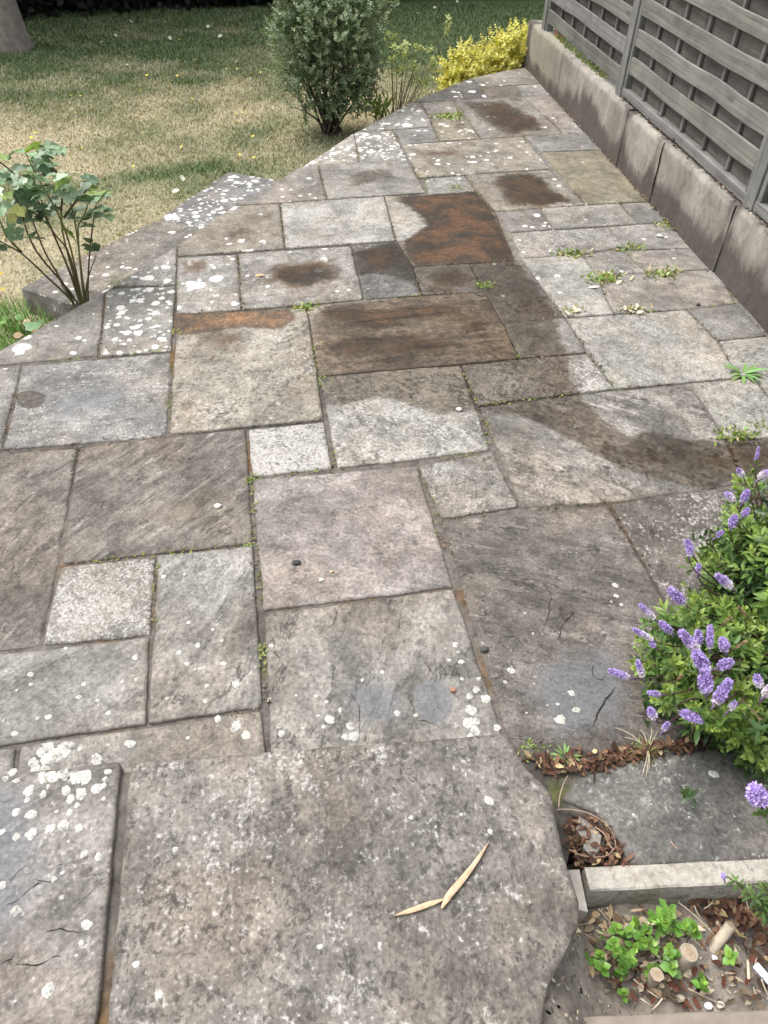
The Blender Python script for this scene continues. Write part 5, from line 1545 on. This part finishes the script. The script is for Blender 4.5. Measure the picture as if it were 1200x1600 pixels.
# crumbs of mortar, soil and moss along the joints
JP = []
for px, *_ in SL:
    Q = wpoly(px)
    for a_, b_ in zip(Q, np.roll(Q, -1, 0)):
        ln = np.linalg.norm(b_ - a_)
        m = int(ln * 55)
        f = rng.random(m)[:, None]
        q = a_ + (b_ - a_) * f
        q = q[fbm(q[:, 0] * 2.5, q[:, 1] * 2.5, 41, 3) > .47]
        JP.append(q + rng.normal(size=q.shape) * .006)
JP = np.concatenate(JP)
JP = JP[sdist(JP, PB) > .01]
k = len(JP)
mossy = fbm(JP[:, 0] * 3, JP[:, 1] * 3, 52, 3) > .56
cj = colvar((.14, .105, .07), k, .4)
cj[mossy] = colvar((.16, .17, .055), int(mossy.sum()), .3)
V, F, C = leaves(np.column_stack([JP, rng.random(k) * .004 - .002]), rng.normal(size=(k, 3)) * [1, 1, .3] + [0, 0, .15], rng.normal(size=(k, 3)) * .5 + [0, 0, 1], .012 * (.35 + rng.random(k)), .0035 * (.5 + rng.random(k)), cj, .3, .1)
tag(mesh_obj('joint_debris', V, F, M_DEAD, None, True, {'Col': C}), kind='stuff')
# stone chip under the litter pocket
mb = MB()
c = at(915, 1315, -.012)
for q in range(1):
    th = np.linspace(0, 2 * math.pi, 9)[:-1]
    r = .03 * (1 + .25 * rng.normal(size=8))
    top = c + np.stack([np.cos(th) * r * .9, np.sin(th) * r * 1.3, np.full(8, .02)], 1)
    bot = c + np.stack([np.cos(th) * r * 1.05, np.sin(th) * r * 1.5, np.full(8, -.01)], 1)
    mb.add(np.concatenate([top, bot]), [tuple(range(8))] + [((i + 1) % 8, i, 8 + i, 8 + (i + 1) % 8) for i in range(8)], (.2, .18, .16))
tag(mb.build('stone_chunk', M_PEBBLE, None, False, loc=tuple(c)), 'flat dark stone chunk lying in the pocket of dead leaves', 'stone')

# curved twigs in that pocket
def twig(pxs, z, r, col, label, group='dry twigs by the near joint', name='dry_twig'):
    pts = np.array([at(x, y, zz) for (x, y), zz in zip(pxs, z if isinstance(z, (list, tuple)) else [z] * len(pxs))])
    u = np.linspace(0, 1, len(pts)); uu = np.linspace(0, 1, 16)
    pp = np.stack([np.interp(uu, u, pts[:, i]) for i in range(3)], 1)
    for _ in range(2): pp[1:-1] = (pp[:-2] + 2 * pp[1:-1] + pp[2:]) / 4
    mb = MB(); mb.tube(pp, np.linspace(r, r * .6, 16), 6, col)
    return tag(mb.build(name, M_STEM, None, True, loc=tuple(pp[0])), label, 'twig', group)
twig([(871, 1265), (890, 1264), (915, 1268), (940, 1280), (955, 1295), (962, 1315), (963, 1328)], .008, .0019, (.27, .2, .15), 'long pale twig arching over the pocket of dead leaves')
twig([(873, 1262), (874, 1245), (880, 1225), (887, 1212)], .01, .0016, (.3, .22, .17), 'thin short twig pointing from the leaf pocket to the joint')
twig([(888, 1327), (910, 1338), (935, 1340), (952, 1336), (962, 1322)], .012, .0017, (.3, .2, .15), 'thin curved twig along the near side of the leaf pocket')
twig([(930, 1292), (945, 1303), (950, 1318), (958, 1328)], .012, .0015, (.34, .25, .18), 'small bent twig inside the arch of the long pale twig')

# dry leaf blades on the doorstep
def blade(pxs, wdt, label, z=LZ):
    P = np.array([at(x, y, z + .004) for x, y in pxs])
    u = np.linspace(0, 1, len(P)); uu = np.linspace(0, 1, 18)
    pp = np.stack([np.interp(uu, u, P[:, i]) for i in range(3)], 1)
    pp[1:-1] = (pp[:-2] + pp[1:-1] + pp[2:]) / 3
    d = unit(np.gradient(pp, axis=0)); s = np.stack([-d[:, 1], d[:, 0], 0 * d[:, 0]], 1)
    wv = np.interp(uu, np.linspace(0, 1, len(wdt)), wdt)[:, None]
    V = []; C = []
    for a, h in [(-1, .001), (-.4, .005), (.3, .003), (1, .0055)]:
        V.append(pp + s * wv * a + np.array([0, 0, h]))
        C.append(np.tile(np.array([.52, .385, .255]) * (1.08 if a in (-.4, 1) else .88), (18, 1)) * (1 + .1 * rng.normal(size=(18, 1))))
    V.append(pp - s * wv + np.array([0, 0, -.0012])); C.append(C[0]); V.append(pp + s * wv + np.array([0, 0, -.0012])); C.append(C[0])
    F = []
    for a, b_ in [(0, 1), (1, 2), (2, 3), (3, 5), (5, 4), (4, 0)]:
        for i in range(17):
            F.append((a * 18 + i, a * 18 + i + 1, b_ * 18 + i + 1, b_ * 18 + i))
    return tag(mesh_obj('dry_leaf_blade', np.concatenate(V), F, M_DEAD, None, True, {'Col': np.concatenate(C)}, None, tuple(pp[0])), label, 'dry leaf', 'dry leaf blades on the doorstep')
blade([(763, 1317), (745, 1345), (722, 1375), (700, 1400), (690, 1420)], [.001, .004, .006, .0075, .007, .002], 'longer tan dry leaf blade lying on the big doorstep slab')
blade([(692, 1406), (670, 1413), (645, 1422), (616, 1431)], [.002, .0055, .006, .005, .001], 'shorter tan dry leaf blade touching the longer one on the doorstep')

# loose leaves and pebbles on the paving
def oneleaf(name, px, py, z, L, Wd, col, label, cat='leaf', group=None, ang=None):
    a = rng.uniform(0, 6.28) if ang is None else ang
    p = at(px, py, z + .003)
    A = np.array([[math.cos(a), math.sin(a), .12]])
    V, F, C = leaves(p - A[0] * L / 2, A, np.array([[.15, -.2, 1.]]), L, Wd, np.asarray(col)[None], .3, -.1, 1.1)
    return tag(mesh_obj(name, V, F, M_DEAD, None, True, {'Col': C}, None, tuple(p)), label, cat, group)
def pebble(px, py, z, r, col, label, name='pebble', cat='pebble'):
    p = at(px, py, z)
    import bmesh
    bm = bmesh.new(); bmesh.ops.create_icosphere(bm, subdivisions=2, radius=1)
    k = rng.uniform(0, 9)
    V = []
    for v in bm.verts:
        q = np.array(v.co); q = q * (1 + .35 * (fbm(np.array([q[0] * 1.3 + k]), np.array([q[1] * 1.3 + q[2]]), 3, 2)[0] - .5) * 2)
        V.append(p + q * r * [1.2, 1, .55] + [0, 0, r * .4])
    F = [tuple(v.index for v in f.verts) for f in bm.faces]
    bm.free()
    return tag(mesh_obj(name, V, F, M_PEBBLE, None, False, {'Col': np.tile(col, (len(V), 1))}, None, tuple(p)), label, cat)
pebble(340, 792, 0, .011, (.62, .56, .48), 'small cream shell on the diagonal streaked brown slab', 'snail_shell', 'shell')
pebble(463, 880, 0, .012, (.05, .048, .046), 'dark grey pebble on the pale slab left of centre')
pebble(518, 894, 0, .006, (.4, .3, .2), 'tiny tan pebble on the pale slab, right of the dark one')
pebble(502, 907, 0, .007, (.6, .57, .52), 'tiny whitish stone chip below the dark pebble')
pebble(717, 641, 0, .011, (.55, .52, .47), 'angular pale stone chip near the joint of the half wet slab', 'stone_chip', 'stone')
pebble(708, 1079, 0, .008, (.27, .15, .1), 'small red brown chip on the split grey slab', 'stone_chip', 'stone')
pebble(757, 1015, 0, .011, (.07, .065, .06), 'dark stone lodged in the joint beside the flaking slab')
pebble(835, 1557, LZ - .1, .013, (.4, .27, .17), 'small brown snail shell at the broken corner of the doorstep', 'snail_shell', 'shell')
pebble(1091, 477, 0, .009, (.03, .03, .03), 'small black pebble on the grey slabs near the concrete wall')
pebble(1030, 370, 0, .016, (.5, .49, .46), 'smooth pale pebble near the weed at the foot of the wall')
oneleaf('dead_leaf', 1046, 1322, -.004, .03, .011, (.42, .26, .17), 'curled tan dead leaf on the dark concrete slab', 'dead leaf')
oneleaf('dead_leaf', 876, 397, 0, .045, .014, (.5, .36, .24), 'tan dead leaf left of the weed nearest the rust stain', 'dead leaf')
oneleaf('dead_leaf', 405, 431, 0, .06, .012, (.45, .33, .2), 'single tan dead leaf on the brown stained patch of a far left slab', 'dead leaf', None, -.35)
oneleaf('dead_leaf', 928, 449, 0, .06, .009, (.62, .56, .47), 'long whitish dead leaf below the widest weed tuft', 'dead leaf', None, -.3)
oneleaf('dead_leaf', 967, 441, 0, .045, .009, (.62, .57, .45), 'curved cream dead leaf right of the widest weed tuft', 'dead leaf', None, .5)
for (x, y) in [(886, 489), (897, 481), (903, 485), (976, 481), (984, 486), (992, 483), (1000, 488), (995, 478)]:
    oneleaf('dead_leaf', x, y, .006, .04, .01, (.58, .5, .4), 'pale curled dead leaf on a small weed of the big grey slab', 'dead leaf', 'pale dead leaves on the grey slabs')
oneleaf('dead_leaf', 357, 1418, 0, .01, .004, (.3, .2, .1), 'x') if False else None

# yellow and pale leaves lying on the lawn
def lawnleaf(pos, L, col, label, group, name):
    src = None
    for i, (x, y) in enumerate(pos):
        p = at(x, y, LAWN_Z + .035)
        if src is None:
            A = np.array([[1., .2, .15]])
            V, F, C = leaves(np.array([[-L / 2, 0, 0]]), A, np.array([[.1, -.3, 1.]]), L, L * .36, np.asarray(col)[None], .25, -.1, 1.15)
            o = mesh_obj(name, V, F, M_DEAD, None, True, {'Col': C}); src = o
            tag(o, label, 'leaf', group)
        else:
            o = src.copy(); COL.objects.link(o)
        o.location = p; o.rotation_euler = (rng.normal() * .25, rng.normal() * .25, rng.uniform(0, 6.28))
        s_ = rng.uniform(.65, 1.25); o.scale = (s_, s_, s_)
lawnleaf([(217, 132), (234, 134), (240, 127), (265, 130), (277, 118), (285, 118), (280, 95), (247, 87), (354, 108), (369, 97), (370, 108), (392, 115), (355, 143), (380, 163), (408, 113), (306, 93), (340, 93), (104, 178), (118, 176), (126, 150), (110, 149), (56, 208), (50, 215), (121, 227), (128, 231), (222, 208), (209, 260), (283, 230), (293, 248), (375, 242), (396, 247), (396, 213), (369, 178), (379, 176), (33, 403), (5, 452), (2, 428), (600, 22), (605, 28), (652, 20), (668, 2), (695, 3), (700, 13), (590, 15), (275, 108), (230, 118), (220, 140), (300, 155), (142, 172), (255, 205), (280, 62)],
         .036, (.66, .5, .1), 'small bright yellow fallen leaf on the lawn', 'yellow leaves on the lawn', 'yellow_leaf')
lawnleaf([(247, 32), (305, 40), (326, 42), (315, 52), (375, 38), (397, 43), (159, 66), (132, 74), (181, 56), (219, 78), (266, 60), (345, 57), (130, 108), (199, 101), (205, 34), (275, 19), (715, 3), (740, 6), (680, 12), (275, 300), (287, 280), (285, 278), (195, 156), (60, 190)],
         .055, (.5, .52, .42), 'pale grey green fallen leaf on the lawn', 'pale leaves on the lawn', 'pale_leaf')

# ================================================================== CUT BACK SHRUB IN THE BED
cb = empty('cut_shrub', tuple(at(1040, 1490, -.1)))
tag(cb, 'cut back shrub with sawn stumps and fresh green regrowth in the near bed', 'shrub')
def stub(px, py, z0, dx, dy, h, r):
    b = at(px, py, z0)
    top = b + np.array([dx, dy, h])
    mb = MB()
    ax = unit(top - b)
    pts = np.array([b - ax * .03, b, b * .5 + top * .5 + rng.normal(size=3) * .003, top])
    mb.tube(pts, [r * 1.25, r * 1.1, r * 1.02, r], 14, (.4, .345, .27), cap=False)
    o = mb.build('sawn_stem', M_CUT, cb)
    ref = unit(np.cross(ax, [1, 0, 0])); bb = np.cross(ax, ref)
    m2 = MB()
    th = np.linspace(0, 2 * math.pi, 15)[:-1]
    V = [top + ax * .001]
    C = [(.36, .27, .18)]
    for f, c in [(.3, (.27, .2, .14)), (.55, (.36, .28, .2)), (.8, (.3, .24, .17)), (1.0, (.4, .35, .28))]:
        for t_ in th:
            V.append(top + (ref * math.cos(t_) + bb * math.sin(t_)) * r * f * (1 + .05 * rng.normal()) + ax * (.001 - .001 * f)); C.append(c)
    F = [(0, 1 + i, 1 + (i + 1) % 14) for i in range(14)]
    for q in range(3):
        for i in range(14):
            F.append((1 + q * 14 + i, 1 + (q + 1) * 14 + i, 1 + (q + 1) * 14 + (i + 1) % 14, 1 + q * 14 + (i + 1) % 14))
    m2.add(np.array(V), F, np.array(C))
    m2.build('cut_face', M_CUT, o)
stub(1056, 1505, -.1, .008, .0, .075, .0195)
stub(1014, 1535, -.1, .002, .0, .06, .014)
stub(992, 1465, -.1, .004, .01, .075, .011)
stub(972, 1470, -.1, -.002, .005, .075, .0095)
stub(1112, 1485, -.09, .045, .03, .05, .012)
stub(1060, 1528, -.1, .02, -.004, .02, .007)
stub(975, 1528, -.1, .01, .0, .02, .0065)
stub(1035, 1470, -.1, .045, .0, .03, .006)
mb = MB()
reg = [(1040, 1430, .02, 9), (1060, 1440, .01, 8), (1050, 1460, -.01, 7), (960, 1470, 0, 6), (970, 1490, -.01, 8), (985, 1480, 0, 7), (950, 1495, -.02, 6), (975, 1510, -.03, 7), (1030, 1490, -.02, 6), (1040, 1500, -.03, 6), (985, 1500, -.02, 6), (902, 1485, -.05, 3), (978, 1542, -.06, 5), (1035, 1530, -.06, 4), (1100, 1530, -.06, 4), (1105, 1540, -.06, 3), (1020, 1440, 0, 7), (1078, 1455, -.02, 6), (1130, 1478, -.04, 3), (1000, 1440, -.03, 5), (925, 1480, -.05, 3), (1010, 1465, -.02, 5), (1028, 1418, 0, 5)]
for (x, y, z_, k) in reg:
    mb = MB()
    c = at(x, y, z_)
    k = max(1, int(k * .42)); P = c + rng.normal(size=(k, 3)) * [.014, .012, .008]
    D = unit(rng.normal(size=(k, 3)) * .5 + [0, -.1, 1])
    shoots(mb, P, D, 3, .006, .021, .0078, (.26, .44, .07), (.13, .28, .05), (35, 80), .18, 1.25)
    for p in P[:3]:
        mb.tube([p - [0, 0, .07], p * .6 + c * .4 - [0, 0, .02], p], [.0014, .0012, .001], 4, (.16, .24, .07))
    mb.build('regrowth', M_GLOSSLEAF, cb)
SN = [0]
for (x0, y0, x1, y1, r) in [(935, 1420, 960, 1450, .0022), (948, 1418, 965, 1452, .0028), (1060, 1410, 1120, 1465, .0018), (1066, 1385, 1058, 1412, .0022), (1085, 1415, 1096, 1435, .0017), (930, 1500, 955, 1515, .002), (865, 1535, 905, 1560, .0014), (1000, 1560, 1022, 1575, .0018), (1035, 1560, 1018, 1578, .002), (1000, 1510, 1030, 1500, .003), (1052, 1510, 1066, 1528, .003), (860, 1540, 855, 1575, .002), (1075, 1545, 1130, 1570, .0016), (990, 1530, 1030, 1560, .0016), (1100, 1420, 1115, 1400, .0014), (1165, 1400, 1175, 1440, .0016), (915, 1460, 940, 1480, .0018), (1170, 1530, 1168, 1500, .0035), (1190, 1530, 1200, 1555, .002), (930, 1512, 960, 1530, .002), (890, 1445, 930, 1440, .0014), (1078, 1460, 1095, 1480, .0022), (1120, 1440, 1140, 1470, .0014)]:
    a, b = at(x0, y0, -.06), at(x1, y1, -.075)
    mb = MB(); mb.tube(bez(a, (a + b) / 2 + rng.normal(size=3) * .006, b, 6), [r, r, r * .95, r * .9, r * .8, r * .7], 6, np.array((.5, .42, .32)) * rng.uniform(.6, 1.05))
    tag(mb.build('dry_twig', M_STEM, None, True, loc=tuple(a)), 'short dry straw coloured twig lying on the cut shrub bed', 'twig', 'dry twigs on the bed')
for (x, y, r, c) in [(1115, 1498, .007, (.75, .75, .78)), (1106, 1572, .007, (.75, .76, .82)), (950, 1500, .006, (.6, .55, .45)), (1075, 1520, .009, (.5, .45, .36)), (1085, 1542, .007, (.55, .48, .38)), (1103, 1543, .006, (.58, .5, .4)), (1050, 1540, .008, (.5, .4, .3)), (1125, 1570, .007, (.5, .46, .38)), (1062, 1560, .008, (.42, .36, .28)), (1010, 1512, .008, (.5, .43, .33)), (890, 1580 - 60, .005, (.5, .5, .47)), (835, 1530, .004, (.7, .68, .62)), (1120, 1440, .007, (.5, .46, .4))]:
    o = pebble(x, y, -.085, r, c, 'small pale wood or stone chip scattered in the near bed', 'bed_chip', 'chip'); o['group'] = 'chips in the near bed'
o = oneleaf('leaf_scrap', 897, 1452, -.05, .035, .008, (.66, .56, .38), 'cream dead leaf at the broken corner of the doorstep', 'dead leaf', None, -.6)
k = 900
xy = np.stack([rng.uniform(.4, 1.2, k), rng.uniform(.26, .58, k)], 1)
P = np.array([[x, y, soilz(x, y) + .002] for x, y in xy])
V, F, C = leaves(P, rng.normal(size=(k, 3)) * [1, 1, .25], rng.normal(size=(k, 3)) * .5 + [0, 0, 1], .011 * (.4 + rng.random(k)), .0028 * (.5 + rng.random(k)), colvar((.27, .23, .18), k, .45), .3, -.1)
tag(mesh_obj('bed_grit', V, F, M_DEAD, None, True, {'Col': C}), kind='stuff')
# blue grey scrap at the right edge
mb = MB()
a, b = at(1180, 1507, -.06), at(1205, 1535, -.06)
s = unit(np.array([-(b - a)[1], (b - a)[0], 0])) * .009
mb.box(a - s - [0, 0, .004], b - a, s * 2, (0, 0, .006), (.5, .54, .62), .0015)
tag(mb.build('plastic_scrap', M_PEBBLE, None, False, loc=tuple(a)), 'pale blue scrap lying at the right edge of the near bed', 'scrap')
# brick end under the far fence panel and weeds on the wall
mb = MB()
mb.box(wallpt(.42, .075, WALL_H - .01), wu * .11, -wnn * .09, (0, 0, .07), (.33, .17, .1), .004)
tag(mb.build('brick', M_PEBBLE, None, False, loc=tuple(wallpt(.42, .06, WALL_H))), 'red brown brick under the far fence panel on the wall', 'brick')
k = 420
ss = rng.uniform(.5, 1.75, k)
P = np.array([wallpt(s, .06 + abs(rng.normal()) * .03, WALL_H - .01) for s in ss])
V, F, C = leaves(P, rng.normal(size=(k, 3)) * [.6, .6, .2] + [-.2, 0, .8], rng.normal(size=(k, 3)) * .5 + [0, 0, 1], .05 * (.5 + .7 * rng.random(k)), .006, colvar((.24, .28, .1), k), .2, .3)
wp = empty('wall_weeds', tuple(wallpt(1.1, .07, WALL_H)))
tag(wp, 'row of small yellow green weeds growing on the wall under the far fence panel', 'weeds')
mesh_obj('foliage', V, F, M_LEAF, wp, True, {'Col': C})
